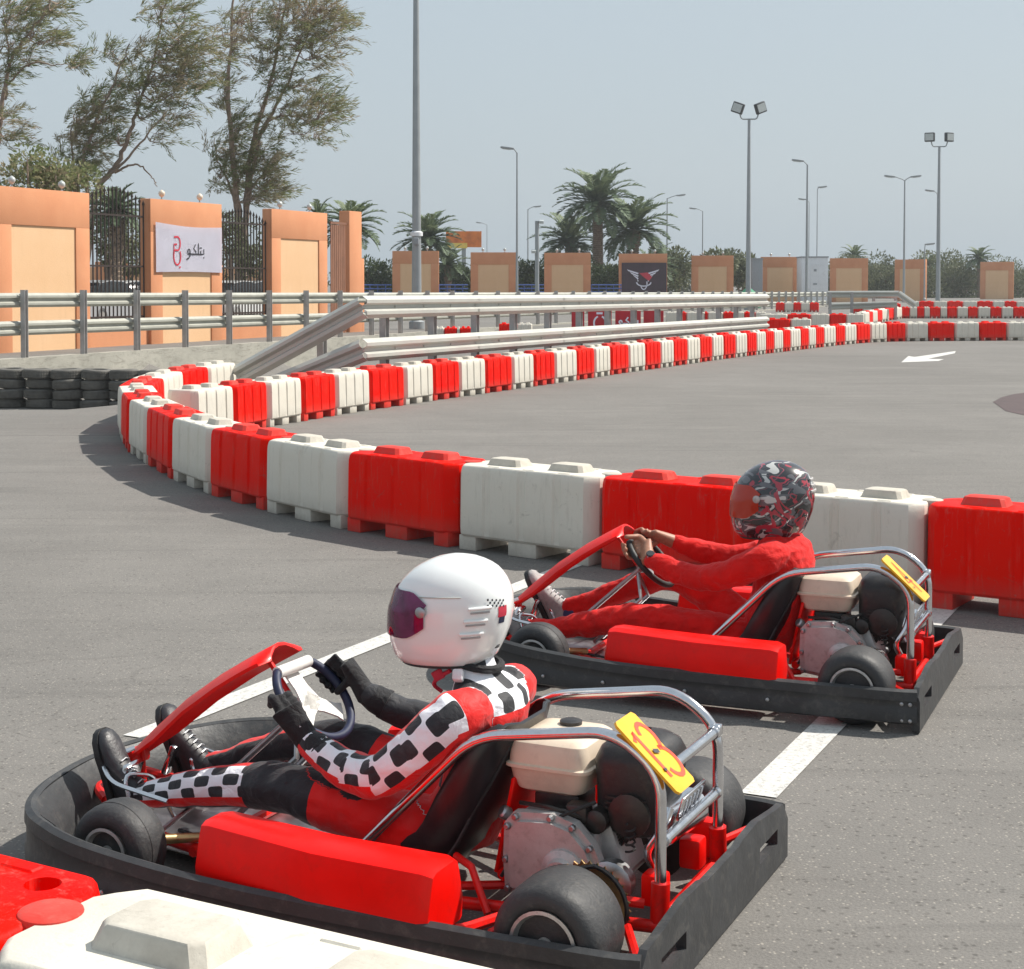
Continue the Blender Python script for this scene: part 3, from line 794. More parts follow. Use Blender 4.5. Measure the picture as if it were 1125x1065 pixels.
q = at(822, 316, 108); lathe(bm, prof, (q.x, 108, 0), seg=10); tag(obj('covered_equipment', bm, M['green_cloth']), 'small green covered equipment at the foot of the left floodlight mast', 'cover')

# ------------------------------------------------------------------ lamps and poles
def pole(x, ytop, D, r0, r1, base=0):
    a = at(x, ytop, D); return a.x, a.z
def mast(name, label, x, ytop, D, r=.1, cat='street lamp', group='lamp posts beyond the track'):
    a = at(x, ytop, D); t = thing(name, label, cat, (a.x, D, 0), 0, group)
    bm = BM(); lathe(bm, [(r*1.9, 0), (r*1.9, .25), (r*1.25, .3), (r*.62, a.z)], seg=12); obj('pole', bm, M['pole'], t); return t, a.z
def street_lamp(label, x, ytop, D, arms, r=.09):
    t, z = mast('street_lamp', label, x, ytop, D, r)
    for s, L in arms:
        bm = BM(); tube(bm, catmull([(0, 0, z-.05), (s*L*.4, 0, z+.12), (s*L, 0, z+.3)], 4), .04, 8); obj('arm', bm, M['pole'], t)
        bm = BM(); m = rotm(ry=-s*.12)
        box(bm, (s*(L+.42), 0, z+.33), (.95, .34, .15), m, bev=.06); hd = obj('lamp_head', bm, M['pole'], t)
        bm = BM(); box(bm, (s*(L+.48), 0, z+.25), (.6, .24, .06), m, bev=.02); obj('lamp_glass', bm, M['lampglass'], hd)
street_lamp('slim street lamp between the small palm and the date palms', 568, 168, 110, [(-1, .25)], .08)
street_lamp('lower street lamp with its head to the right, left of the date palms', 580, 230, 190, [(1, .7)])
street_lamp('street lamp with its head to the right, just right of the date palms', 733, 218, 165, [(1, 1.0)])
street_lamp('street lamp with its head to the left, left of the taller floodlight mast', 772, 232, 200, [(-1, .8)])
street_lamp('tall street lamp over the white cabin, head to the left', 887, 181, 128, [(-1, .35)], .1)
street_lamp('thin distant street lamp with a short head, right of the tall one over the cabin', 898, 209, 165, [(1, .1)], .06)
street_lamp('distant street lamp whose head shows left of the tall one over the cabin', 889, 222, 190, [(-1, .4)], .06)
street_lamp('double headed street lamp left of the right floodlight mast', 994, 198, 140, [(-1, .9), (1, .55)])
street_lamp('distant street lamp with its head left of the right floodlight mast', 1030, 213, 165, [(-1, .4)], .07)
street_lamp('short lamp post between two far pillars at right', 1016, 272, 150, [(1, .05)], .07)
street_lamp('tiny far street lamp behind the billboard', 535, 247, 260, [(-1, .9)], .07)
def flood(label, x, ytop, D, tilt, spread):
    t, z = mast('floodlight_mast', label, x, ytop+7, D, .14, 'floodlight', 'twin floodlight masts')
    bm = BM(); tube(bm, soft([(-spread, 0, z+.45), (-spread*.8, 0, z+.05), (spread*.8, 0, z+.05), (spread, 0, z+.45)], .15), .045, 8); obj('bracket', bm, M['pole'], t)
    for s in (-1, 1):
        m = Matrix.Translation((s*(spread+.1), 0, z+.75)) @ rotm(0, s*tilt, s*.5)
        bm = BM(); box(bm, (0, 0, 0), (.75, .28, .68), bev=.06)
        box(bm, (0, .2, 0), (.4, .2, .36), bev=.04); bmesh.ops.transform(bm, matrix=m, verts=bm.verts); hd = obj('lamp_head', bm, M['darkbox'], t)
        bm = BM(); box(bm, (0, -.15, 0), (.6, .02, .5)); bmesh.ops.transform(bm, matrix=m, verts=bm.verts); obj('lamp_glass', bm, M['lampglass'], hd)
flood('taller looking twin floodlight mast with splayed lamps, centre right of the photo', 823, 125, 100, -.35, .6)
flood('twin floodlight mast with level lamps near the right edge', 1032, 155, 119, .0, .62)
t, z = mast('tall_mast', 'very tall plain grey pole rising out of the top of the photo', 457, -40, 58, .15, 'pole', None)
bm = BM(); q = at(457, 257, 58); lathe(bm, [(.16, -.1), (.23, -.08), (.23, .05), (.16, .09)], (0, 0, q.z), seg=14); obj('collar', bm, M['cabin'], t)
bm = BM(); box(bm, (0, -.2, q.z-.28), (.2, .2, .26), bev=.03); obj('junction_box', bm, M['grey_box'], t)
a = at(590, 243, 92); t = thing('camera_post', 'short stout grey post with small cameras at its top, left of the date palms', 'post', (a.x, 92, 0))
bm = BM(); lathe(bm, [(.13, 0), (.12, a.z)], seg=12); obj('pole', bm, M['pole'], t)
for dx, dz, s in ((.25, -.05, 1), (-.2, -1.75, -1)):
    bm = BM(); tube(bm, [(0, 0, a.z+dz-.1), (dx, -.1, a.z+dz)], .03, 6); box(bm, (dx, -.15, a.z+dz), (.26, .42, .17), rotm(rx=.2), bev=.03); obj('security_camera', bm, M['lampglass'], t)
# ------------------------------------------------------------------ vegetation
class Leaves:
    """collects small leaf faces with a tone per face"""
    def __init__(s): s.v = []; s.f = []; s.t = []
    def quad(s, p, d, n, L, W, tone):
        w = d.cross(n); 
        if w.length < 1e-6: return
        w = w.normalized()*W/2; k = len(s.v)
        s.v += [p-w*.3, p+d*L*.5-w, p+d*L, p+d*L*.5+w]; s.f.append((k, k+1, k+2, k+3)); s.t.append(tone)
    def build(s, name, mat, parent):
        me = bpy.data.meshes.new(name); me.from_pydata([tuple(v) for v in s.v], [], s.f); me.materials.append(mat)
        at_ = me.attributes.new('tone', 'FLOAT', 'FACE'); at_.data.foreach_set('value', s.t); me.update()
        o = bpy.data.objects.new(name, me); COL.objects.link(o); o.parent = parent; return o
def rv(r): 
    while True:
        v = V((r.uniform(-1,1), r.uniform(-1,1), r.uniform(-1,1)))
        if .05 < v.length < 1: return v
def wispy_tree(label, D, stems, clumps, seed, dens=1.0):
    """stems: pixel polylines with radii; clumps: (x,y,rx,ry,n sprays)"""
    r = random.Random(seed); base = at(stems[0][0][0], 330, D); base.z = 0
    t = thing('tall_wispy_tree', label, 'tree', base, 0, 'tall wind-blown trees behind the fence')
    bm = BM(); nodes = []
    for st in stems:
        pts = []; rs = []
        dy = r.uniform(-1.2, 1.2)
        for i, (x, y, q) in enumerate(st):
            w = at(x, y, D); w.y += dy*i/len(st); w.z = max(w.z, 0); pts.append(w-base); rs.append(q*.72)
        cp = catmull(pts, 6); rr = []
        for i in range(len(cp)):
            f = i/(len(cp)-1)*(len(rs)-1); k = min(int(f), len(rs)-2); rr.append(rs[k]+(rs[k+1]-rs[k])*(f-k))
        for i in range(1, len(cp)-1): cp[i] += rv(r)*.06
        tube(bm, cp, rr, 7)
        for p, q in zip(cp[len(cp)//4:], rr[len(cp)//4:]): nodes.append((p, q))
    lv = Leaves(); wind = V((.75, 0, .45)); bt = BM()
    for cx_, cy_, rx, ry, n in clumps:
        c = at(cx_, cy_, D)-base; k = D/1750
        n = int(n*dens); tone0 = r.uniform(-.15, .25)
        # a limb from the nearest stem node below-left to the clump
        cand = sorted(nodes, key=lambda q: (q[0]-c).length+max(0, q[0].z-c.z)*1.5)[:3]; s0 = cand[0]
        mid = s0[0].lerp(c, .5)+V((0, r.uniform(-.4, .4), -.25))
        limb = catmull([s0[0], mid, c+V((rx*k*.3, 0, ry*k*.3))], 5)
        tube(bt, limb, [min(s0[1]*.7, .045)*(1-.75*i/len(limb)) for i in range(len(limb))], 5)
        for j in range(n):
            o = rv(r); p = c+V((o.x*rx*k, o.y*1.6, o.z*ry*k))
            a = r.choice(limb[3:]); tw = catmull([a, a.lerp(p, .55)+rv(r)*.15, p], 3)
            tube(bt, tw, [.016, .014, .012, .010, .008, .007, .006][:len(tw)], 3, cap=False)
            tone = max(0, min(1, .5+tone0+r.uniform(-.3, .3)))
            d0 = (p-a).normalized()*.4+wind*.6+rv(r)*.35; d0.normalize()
            Ls = r.uniform(.7, 1.5)
            for q in range(r.randint(30, 46)):
                f = r.random(); u = p+d0*(f-.3)*Ls+rv(r)*(.04+.09*f)+V((0, 0, -.28*f*f))
                d = (d0*.9+rv(r)*.5+V((0, 0, -.35))).normalized()
                lv.quad(u, d, rv(r), r.uniform(.16, .34), r.uniform(.022, .042), max(0, min(1, tone+r.uniform(-.2, .2))))
            for q in range(3):
                e = p+d0*Ls*r.uniform(.3, .7)+rv(r)*.18; tube(bt, [p, e], [.006, .003], 3, cap=False)
    obj('trunk', bm, M['bark'], t); obj('branches', bt, M['bark'], t); lv.build('crown', M['euc'], t)
    return t
wispy_tree('wispy tree with upright stems, rightmost of the three big trees', 66,
    [[(262,330,.24),(261,240,.22),(258,180,.17),(252,110,.12),(256,50,.08),(262,-40,.05)],
     [(268,330,.22),(270,220,.18),(278,150,.14),(296,90,.10),(306,30,.07),(318,-40,.04)],
     [(266,300,.18),(272,220,.14),(285,150,.11),(310,100,.08),(330,50,.05),(350,5,.03)],
     [(285,150,.08),(300,130,.06),(325,128,.04),(345,140,.02)], [(262,240,.10),(250,200,.07),(236,172,.04),(232,150,.02)],
     [(270,215,.08),(290,190,.06),(305,185,.03)]],
    [(270,20,26,26,34),(300,10,26,26,34),(330,10,26,24,40),(358,14,22,22,38),(372,32,13,20,22),(255,50,18,30,20),(290,50,22,25,26),(322,48,24,22,36),(352,58,20,20,26),
     (300,85,20,18,22),(330,88,20,16,18),(355,108,18,18,26),(340,125,22,16,26),(310,118,20,15,18),(364,125,10,16,14),(318,145,22,12,16),(345,150,14,9,9),
     (243,105,11,18,20),(262,140,16,20,26),(255,165,18,20,32),(280,165,20,22,28),(262,195,20,18,32),(288,190,20,18,28),(300,205,16,14,20),(240,190,12,20,18),(280,215,22,10,22),(232,160,8,18,9),(300,170,14,14,10),(285,120,14,18,12),(240,40,12,28,8),(335,30,24,18,24)], 3)
wispy_tree('leaning wispy tree, middle one of the three big trees', 62,
    [[(92,330,.20),(104,215,.17),(125,185,.13),(140,150,.11),(152,110,.08),(166,70,.06),(176,20,.04)],
     [(118,195,.10),(140,178,.07),(165,150,.05),(185,130,.03)], [(100,225,.12),(92,180,.09),(105,140,.07),(128,90,.05),(145,50,.03)],
     [(126,190,.07),(142,182,.06),(158,184,.045),(170,196,.03),(176,206,.02)], [(88,260,.09),(82,200,.07),(80,150,.04),(86,120,.02)]],
    [(175,60,20,16,26),(190,48,18,14,18),(165,85,18,15,22),(200,85,20,16,24),(215,72,20,18,20),(185,105,22,13,22),(230,45,14,22,15),(218,100,14,14,11),(150,60,13,16,12),(120,60,14,12,15),
     (110,110,20,16,26),(92,128,18,16,26),(120,128,18,14,20),(80,148,16,16,24),(100,158,20,14,26),(125,150,14,14,14),(78,178,14,18,20),(95,188,16,14,20),(165,125,22,12,14),(190,130,16,12,10),(175,150,14,11,9),(150,105,14,14,15),(200,20,25,20,16),(170,15,24,20,16),(182,-5,26,14,16),(65,195,12,12,12),(205,40,16,14,14),(135,88,14,14,14)], 5)
wispy_tree('wispy tree cut off by the left edge, leftmost of three', 60,
    [[(-20,330,.2),(-4,180,.15),(4,120,.12),(14,70,.09),(30,45,.06),(50,20,.04),(70,-20,.03)], [(0,140,.09),(-10,90,.07),(-15,30,.04)], [(10,90,.06),(36,70,.045),(65,72,.03),(85,70,.02)],
     [(6,110,.06),(10,60,.05),(5,10,.03)]],
    [(10,20,18,18,24),(30,12,18,16,20),(48,10,16,14,16),(12,50,18,16,18),(35,35,18,14,14),(56,42,14,9,14),(80,68,12,6,15),(-5,90,14,18,16),(5,128,14,14,14),(12,150,14,12,16),(30,62,14,10,9),(5,75,16,12,12),(60,5,18,10,9),(15,-10,24,14,14)], 8)

def leaf_clump(name, label, cat, c, rx, ry, rz_, n, mat, seed, group=None, size=(.10, .26), lobes=7, trunk=True, base=0):
    r = random.Random(seed); t = thing(name, label, cat, (c[0], c[1], base), 0, group)
    lv = Leaves(); lob = []
    for k in range(lobes):
        a = r.uniform(0, 2*PI); q = r.uniform(.1, .75)
        lob.append((V((math.cos(a)*q*rx, math.sin(a)*q*ry, c[2]-base+r.uniform(-.5, .6)*rz_)), r.uniform(.35, .6), r.uniform(-.25, .25)))
    for i in range(n):
        l, s, tn = r.choice(lob); o = rv(r); o = o.normalized()*(o.length**.35)
        p = l+V((o.x*rx*s, o.y*ry*s, o.z*rz_*s*1.1)); 
        if p.z < .03: p.z = r.uniform(.03, .5)
        lv.quad(p, (o+rv(r)*.9).normalized(), rv(r), r.uniform(*size), r.uniform(*size)*.45, max(0, min(1, .5+tn+r.uniform(-.3, .3))))
    lv.build('crown' if trunk else 'foliage', mat, t)
    bm = BM()
    for k in range(5):
        l = r.choice(lob)[0]; tube(bm, catmull([(r.uniform(-.15,.15), r.uniform(-.1,.1), -.1), (l.x*.3, l.y*.3, l.z*.5), tuple(l)], 4), [.09-.008*i for i in range(9)], 6)
    obj('trunk', bm, M['bark'], t); return t
# green shrubs behind the left pillars
for i, (x, y, D, rr, hh) in enumerate([(5,195,50,1.1,.8),(32,190,50,1.0,.9),(60,193,51,.9,.7),(84,200,52,.8,.6),(118,255,58,1.6,1.5),(135,270,60,1.2,1.2),(258,262,62,1.3,1.2),(278,285,64,1.2,1.0)]):
    p = at(x, y, D)
    leaf_clump('shrub', f'green shrub {["above the left corner of the leftmost pillar", "above the leftmost pillar, second from the left", "above the middle of the leftmost pillar", "above the right corner of the leftmost pillar", "seen through the left iron fence", "low and right behind the left iron fence", "seen through the right iron fence", "low behind the right iron fence"][i]}', 'shrub', (p.x, D, p.z), rr, 1.0, hh, 1500 if i > 3 else 900, M['euc' if i < 4 else 'bush'], 40+i, 'shrubs behind the fence', size=(.10, .24))
# hedge masses beyond the right-hand pillars
segs = [(398,432,292,121),(480,519,296,123),(566,600,292,124),(648,682,296,124),(560,640,300,128)]
for i, (x0, x1, yt, D) in enumerate(segs):
    for k in range(2):
        xm = x0+(x1-x0)*(.25+.5*k); p = at(xm, yt, D); w = (x1-x0)/1750*D*.5
        leaf_clump('hedge_bush', f'dark hedge bush, {["left", "right"][k]} half of the gap {["right of the gate post", "right of the grey pole pillar", "below the slim street lamp", "under the date palms", "behind the camera post"][i]}', 'bush', (p.x, D, p.z*.5), w*1.1, 1.2, p.z*.62, 2200, M['hedge'], 60+i*2+k, 'dark hedge behind the far pillars', size=(.15, .4), lobes=12)
bs = [(722,290,140,1.8),(745,276,142,2.0),(786,280,138,1.8),(800,276,150,2.2),(815,284,145,1.7),(724,282,150,1.8),(948,290,180,2.4),(965,284,185,2.8),(978,290,180,2.6),(1012,282,190,2.8),(1030,280,192,2.8),(1048,281,195,3.2),(1062,288,188,2.8),(1098,288,200,3.2),(1124,290,200,3.2),(1040,300,186,2.8),(1060,302,186,2.8),(935,286,185,2.5),(1018,300,184,2.6),(1120,302,186,3),(975,300,182,2.6)]
for i, (x, y, D, rr) in enumerate(bs):
    p = at(x, y, D)
    leaf_clump('bushy_tree', f'olive bushy tree, {ordinal(sorted(bs).index(bs[i])+1)} from the left beyond the date palms', 'tree', (p.x, D, max(1.3, p.z-rr*.7)), rr, 1.6, max(1.4, rr*.8), 2000, M['bush'], 90+i, 'olive bushy trees beyond the far pillars', size=(.18, .5), lobes=11)
for i in range(26):                                          # continuous far tree line
    x = 390+i*33; D = 230; p = at(x, 300+rnd.uniform(-6, 5), D)
    leaf_clump('far_tree', f'hazy tree in the far tree line, {ordinal(i+1)} from the left', 'tree', (p.x, D, 2.2), 3.6, 2, p.z*.6, 900, M['bush'], 200+i, 'far tree line', size=(.4, .9), lobes=9)

def palm(label, x, yc, D, rad, nf=34, seed=1, tr=.24, group='date palms'):
    r = random.Random(seed); c = at(x, yc, D); t = thing('palm_tree', label, 'palm', (c.x, D, 0), 0, group); H = c.z
    bm = BM(); n = max(6, int(H/.16)); prof = []
    for i in range(n):
        z = H*i/n; q = tr*(1.12-.25*i/n); prof += [(q, z), (q*1.22, z+H/n*.7), (q*.98, z+H/n*.95)]
    lathe(bm, prof, seg=11)
    for k in range(40):
        a = r.uniform(0, 2*PI); z = H-r.uniform(.05, 1.4); box(bm, (math.cos(a)*tr*1.1, math.sin(a)*tr*1.1, z), (.07, .16, .3), rotm(0, .5, a), bev=.01, seg=1)
    obj('trunk', bm, M['palmbark'], t)
    lv = Leaves(); br = BM()
    for k in range(nf):
        a = k*2.399+r.uniform(-.2, .2); el = R(82)-R(110)*((k+.5)/nf)**.85+r.uniform(-.1, .1); L = rad*r.uniform(.92, 1.15)
        h = V((math.cos(a), math.sin(a), 0)); pts = []; p = V((0, 0, H)); e = el; N = 12
        for i in range(N+1):
            pts.append(p.copy()); p = p+(h*math.cos(e)+V((0,0,1))*math.sin(e))*L/N; e -= (.055+.075*i/N)*(1.1 if el > .5 else .9)
        tube(br, pts, [.05*(1-.8*i/N) for i in range(N+1)], 4, cap=False)
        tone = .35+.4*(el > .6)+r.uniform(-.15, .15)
        for i in range(2, N*3):
            f = i/(N*3); j = min(int(f*N), N-1); q = pts[j].lerp(pts[j+1], f*N-j); d = (pts[j+1]-pts[j]).normalized(); sd = d.cross(V((0,0,1))).normalized()
            ll = L*.24*math.sin(PI*min(1, f*.85+.15))**.7
            for s in (-1, 1):
                dd = (d*.75+sd*s*.8+V((0,0,r.uniform(-.05,.35)))).normalized()
                lv.quad(q, dd, (sd*s).cross(d)+rv(r)*.4, ll*r.uniform(.8, 1.15), .055*rad/2.7*2.2, max(0, min(1, tone+r.uniform(-.15, .15))))
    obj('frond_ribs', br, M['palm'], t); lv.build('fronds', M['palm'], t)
    return t
palm('tallest date palm, in the middle of the cluster', 657, 222, 128, 3.7, 46, 1, .40)
palm('date palm right of the tallest one, leaning over the purple banner', 696, 252, 130, 3.7, 44, 2, .45)
palm('lower dark date palm left of the tallest one', 626, 266, 132, 3.3, 38, 3, .38)
palm('low date palm sprout at the foot of the cluster', 716, 294, 133, 2.5, 26, 4, .2)
palm('small palm beside the tall grey pole', 470, 262, 120, 2.9, 40, 5, .25, 'palms')
palm('low palm fronds right of the grey pole, behind the pillar', 492, 292, 121, 2.0, 26, 6, .2, 'palms')
palm('palm behind the orange gate post', 385, 248, 84, 2.0, 36, 7, .22, 'palms')
palm('palm just left of the gate post palm', 350, 238, 88, 1.2, 22, 17, .18, 'palms')
palm('small distant palm above the white cabin pillar', 939, 282, 190, 2.0, 28, 8, .22, 'palms')
palm('distant palm near the right edge', 1076, 284, 185, 2.1, 30, 9, .22, 'palms')
palm('distant palm left of the right floodlight mast', 1022, 292, 190, 1.9, 26, 10, .22, 'palms')
palm('distant palm top between the purple bannered pillar and the left floodlight mast', 795, 286, 185, 1.9, 26, 11, .22, 'palms')
palm('palm seen through the left iron fence', 128, 232, 56, 1.2, 30, 12, .16, 'palms')

# ------------------------------------------------------------------ parked cars behind the iron fence
def glossy(name, col):
    return basic(name, col, .25, .2, var=.04, scale=2, coat=.6)
carm = [glossy('silver_car_paint', (.45, .46, .48)), glossy('white_car_paint', (.75, .75, .74)), glossy('dark_car_paint', (.05, .055, .07))]
glassm = basic('dark_car_glass', (.02, .025, .03), .08, spec=.8)
def car_profile(pts, w, mat, parent, name, inset=0, tb=None):
    bm = BM(); rings = []
    for y, k in ((-w/2, .94), (-w/2+.12, 1), (w/2-.12, 1), (w/2, .94)):
        cx_ = sum(p[0] for p in pts)/len(pts); cz = sum(p[1] for p in pts)/len(pts)
        rings.append([V((cx_+(x-cx_)*k, y, cz+(z-cz)*k)) for x, z in pts])
    loft(bm, rings); return obj(name, bm, mat, parent, sharp=35)
car0 = None
def car(loc, rz_, mi, label):
    t = thing('parked_car', label, 'car', loc, rz_, 'cars parked behind the iron fence')
    car_profile([(-2.2,.35),(-2.25,.75),(-2.1,.98),(-1.3,1.02),(.9,.98),(1.9,.86),(2.2,.65),(2.2,.35),(1.75,.28),(-1.8,.28)], 1.76, carm[mi], t, 'body')
    car_profile([(-1.75,1.0),(-1.25,1.4),(-.6,1.48),(.2,1.45),(1.1,.97)], 1.5, glassm, t, 'window')
    car_profile([(-1.3,1.42),(-.6,1.5),(.2,1.47),(.3,1.43),(-.6,1.46),(-1.25,1.39)], 1.42, carm[mi], t, 'roof')
    for sx in (-1.35, 1.35):
        for sy in (-.78, .78):
            bm = BM(); lathe(bm, [(.2,-.1),(.30,-.1),(.32,-.07),(.32,.07),(.30,.1),(.2,.1)], (sx, sy, .32), (0,1,0), 20); w = obj('wheel', bm, M['rubber'], t)
            bm = BM(); lathe(bm, [(.02,-.105),(.19,-.105),(.19,.105),(.02,.105)], (sx, sy, .32), (0,1,0), 12); obj('rim', bm, M['rim'], w)
    for sy in (-.6, .6):
        for sx in (2.13, -2.17):
            bm = BM(); box(bm, (sx, sy, .68), (.14, .32, .13), bev=.03); obj('headlight' if sx > 0 else 'tail_light', bm, M['lampglass'] if sx > 0 else M['logo_red'], t)
for i, (x, D, a, mi, lb) in enumerate([(112,52,1.25,0,'silver car parked nearest behind the left iron fence'),(140,56,1.25,1,'white car parked behind the left iron fence'),(128,64,1.2,2,'dark car parked farther behind the left iron fence'),
        (256,58,1.25,1,'white car parked behind the right iron fence'),(278,61,1.25,0,'silver car parked behind the right iron fence'),(268,68,1.2,2,'dark car parked farther behind the right iron fence')]):
    p = at(x, 330, D); car((p.x, D, 0.25), a, mi, lb)
# orange colonnade wall far behind the left fence
p = at(98, 300, 92); t = thing('colonnade_wall', 'long orange wall with vertical ribs behind the parked cars', 'wall', (p.x, 92, 0))
bm = BM(); box(bm, (5.5, .3, 1.3), (13, .3, 2.6)); obj('wall', bm, M['sand'], t)
bm = BM()
for k in range(10): box(bm, (-.7+k*1.35, .0, 1.4), (.55, .3, 3.0), bev=.02)
obj('ribs', bm, M['terracotta'], t)
# ------------------------------------------------------------------ karts (x forward, y left, z up; rear axle at x = 0)
KA = (V((.313, 4.05, 0)), 2.70)
KB = (V((1.475, 6.33, 0)), 2.735)
def wheel(parent, c, r, w, front=False):
    ax = (0, 1, 0); s = w/2; k = .052 if front else .066
    bm = BM()
    lathe(bm, [(k+.012, -s+.012), (k+.02, -s+.002), (r*.72, -s-.004), (r*.88, -s+.004), (r*.965, -s+.020), (r*.992, -s+.045), (r, -s*.3), (r, s*.3), (r*.992, s-.045), (r*.965, s-.020), (r*.88, s-.004), (r*.72, s+.004), (k+.02, s-.002), (k+.012, s-.012)], c, ax, 48)
    w_ = obj('tyre', bm, M['rubber'], parent, sharp=50)
    bm = BM(); c = V(c)
    for sg in (1, -1):
        a = V((0, sg, 0))
        lathe(bm, [(k+.013, s-.010), (k+.017, s+.002), (k+.009, s+.004), (k+.003, s-.010), (k-.004, s-.026), (.038, s-.030), (.034, s-.018), (.020, s-.016), (.017, s-.004), (.0005, s-.004)], c, a, 32, cap=False)
        for q in range(4):
            b = c+V((math.cos(q*PI/2+.4)*.034, sg*(s-.030), math.sin(q*PI/2+.4)*.034)); lathe(bm, [(.006, 0), (.006, .012), (.0005, .013)], b, a, 6)
    obj('rim', bm, M['rim'], w_, sharp=30)
def digits(bm, which, O, ux, uy, s, w):
    D = {'1': [[(-.12, .26), (.05, .40), (.05, -.40)]], '3': [arc(0, .22, .24, .23, 160, -90, 12)[:-1]+arc(0, -.22, .27, .24, 90, -160, 12)],
         '4': [[(.08, -.45), (.08, .45), (-.26, -.12), (.26, -.12)]]}
    x = -.24*(len(which)-1)*s
    for ch in which:
        for pl in D[ch]: stroke(bm, [(a*s*.72+x, b*s) for a, b in pl], w, O, ux, uy, .0035)
        x += .34*s
def make_kart(pose, name, label, num, helmet_side=1):
    t = thing(name, label, 'kart', pose[0], pose[1], 'red and black rental karts')
    # --- wheels
    for sy in (1, -1):
        wheel(t, (0, sy*.475, .137), .137, .19); wheel(t, (1.30, sy*.435, .125), .125, .125, True)
    # --- frame
    bm = BM()
    for s in (1, -1):
        tube(bm, soft([(-.17, s*.24, .09), (.10, s*.24, .075), (.75, s*.30, .065), (1.15, s*.24, .065), (1.48, s*.20, .09), (1.60, s*.12, .12)], .12), .016, 10)
        tube(bm, soft([(.22, s*.30, .075), (.26, s*.50, .10), (.95, s*.50, .10), (1.02, s*.28, .07)], .06), .014, 8)
        tube(bm, [(.02, s*.26, .08), (-.02, s*.36, .12), (.0, s*.37, .137)], .014, 8)
        tube(bm, [(.27, s*.30, .07), (.34, s*.25, .16), (.40, s*.22, .17)], .010, 8)
        tube(bm, [(.12, s*.24, .08), (.05, s*.30, .16), (-.12, s*.24, .14)], .012, 8)
        tube(bm, [(1.30, s*.24, .08), (1.30, s*.36, .13)], .018, 8)
        box(bm, (1.30, s*.345, .125), (.05, .03, .10), bev=.006)
        tube(bm, [(-.155, s*.22, .19), (-.155, s*.23, .08)], .024, 10)
        tube(bm, [(.18, s*.47, .10), (.10, s*.33, .13), (.06, s*.28, .20)], .011, 8)
        tube(bm, [(-.10, s*.30, .10), (-.20, s*.50, .12)], .012, 8)
    for x, y, z in ((1.20, .25, .065), (.70, .30, .065), (.14, .24, .075), (-.15, .24, .09)): tube(bm, [(x, -y, z), (x, y, z)], .015, 8)
    tube(bm, soft([(1.60, .13, .12), (1.66, .10, .14), (1.66, -.10, .14), (1.60, -.13, .12)], .04), .014, 8)
    tube(bm, [(.62, .28, .07), (.30, .10, .07), (.30, -.10, .07), (.62, -.28, .07)], .012, 8)
    obj('frame', bm, M['red_frame'], t)
    bm = BM(); prism(bm, [(.68, -.27), (1.16, -.24), (1.50, -.19), (1.60, -.10), (1.60, .10), (1.50, .19), (1.16, .24), (.68, .27)], (0, 0, .045), (1,0,0), (0,1,0), .004)
    obj('floor_tray', bm, M['steel'], t, sharp=20)
    # red guard plates around the engine and behind the seat
    bm = BM(); box(bm, (.315, -.02, .225), (.012, .26, .26), rotm(ry=-.20), bev=.004); obj('engine_guard', bm, M['red_paint'], t); bm = BM(); box(bm, (-.04, -.24, .15), (.20, .05, .10), bev=.01); obj('engine_guard', bm, M['red_paint'], t)
    for yy in (.16, -.12):
        bm = BM(); box(bm, (-.12, yy, .15), (.06, .06, .08), bev=.01); obj('mounting_block', bm, M['red_paint'], t)
    bm = BM(); tube(bm, [(.315, -.14, .10), (.315, .12, .10)], .016, 10)
    obj('engine_guard', bm, M['red_paint'], t)
    # --- side pods
    for s in (1, -1):
        bm = BM(); rings = []
        for x, tw, zt in ((.265, .045, .225), (.272, .070, .262), (.30, .078, .270), (.60, .076, .272), (.93, .068, .275), (.965, .060, .268), (.980, .035, .225)):
            yc = s*(.520 if x < .6 else .520-(x-.6)*.12); zb = .115; bw_ = tw+.014
            pr = [(-bw_, zb), (-bw_-.004, zb+.05), (-tw, zt-.03), (-tw+.008, zt-.008), (-tw+.026, zt), (tw-.026, zt), (tw-.008, zt-.008), (tw, zt-.03), (bw_+.004, zb+.05), (bw_, zb)]
            rings.append([V((x, yc+a, b)) for a, b in pr])
        loft(bm, rings); obj('side_pod', bm, M['red_paint'], t, sharp=38)
    # --- bumpers
    path = [(-.235, .565), (-.10, .585), (.5, .605), (1.15, .600), (1.40, .575), (1.56, .485), (1.665, .325), (1.72, .13), (1.73, 0)]
    full = catmull([V((x, y, 0)) for x, y in path]+[V((x, -y, 0)) for x, y in reversed(path[:-1])], 5)
    T, _ = frames(full); rings = []
    for p, d in zip(full, T):
        n = V((d.y, -d.x, 0)); n = -n if n.dot(p-V((.6, 0, 0))) < 0 else n
        f = max(0, min(1, (p.x-.7)/.75)); zt = .162+.05*f*f; zb = .034+.01*f
        pr = [(.0, zb), (.016, zb+.008), (.018, zb+.05), (.013, zb+.062), (.013, zt-.05), (.018, zt-.04), (.016, zt-.008), (0, zt), (-.014, zt-.006), (-.014, zb+.006)]
        rings.append([p+n*a+V((0, 0, b)) for a, b in pr])
    bm = BM(); loft(bm, rings); bp = obj('side_bumper', bm, M['black_plastic'], t, sharp=30)
    # inner lip of the front bumper
    bm = BM()
    ft = [V((x, y, 0)) for x, y in ((1.36, .51), (1.50, .42), (1.595, .26), (1.645, 0))]; ft = catmull(ft+[V((p.x, -p.y, 0)) for p in reversed(ft[:-1])], 4)
    fo_ = [V((x, y, 0)) for x, y in ((1.41, .56), (1.555, .472), (1.655, .30), (1.715, 0))]; fo_ = catmull(fo_+[V((p.x, -p.y, 0)) for p in reversed(fo_[:-1])], 4)
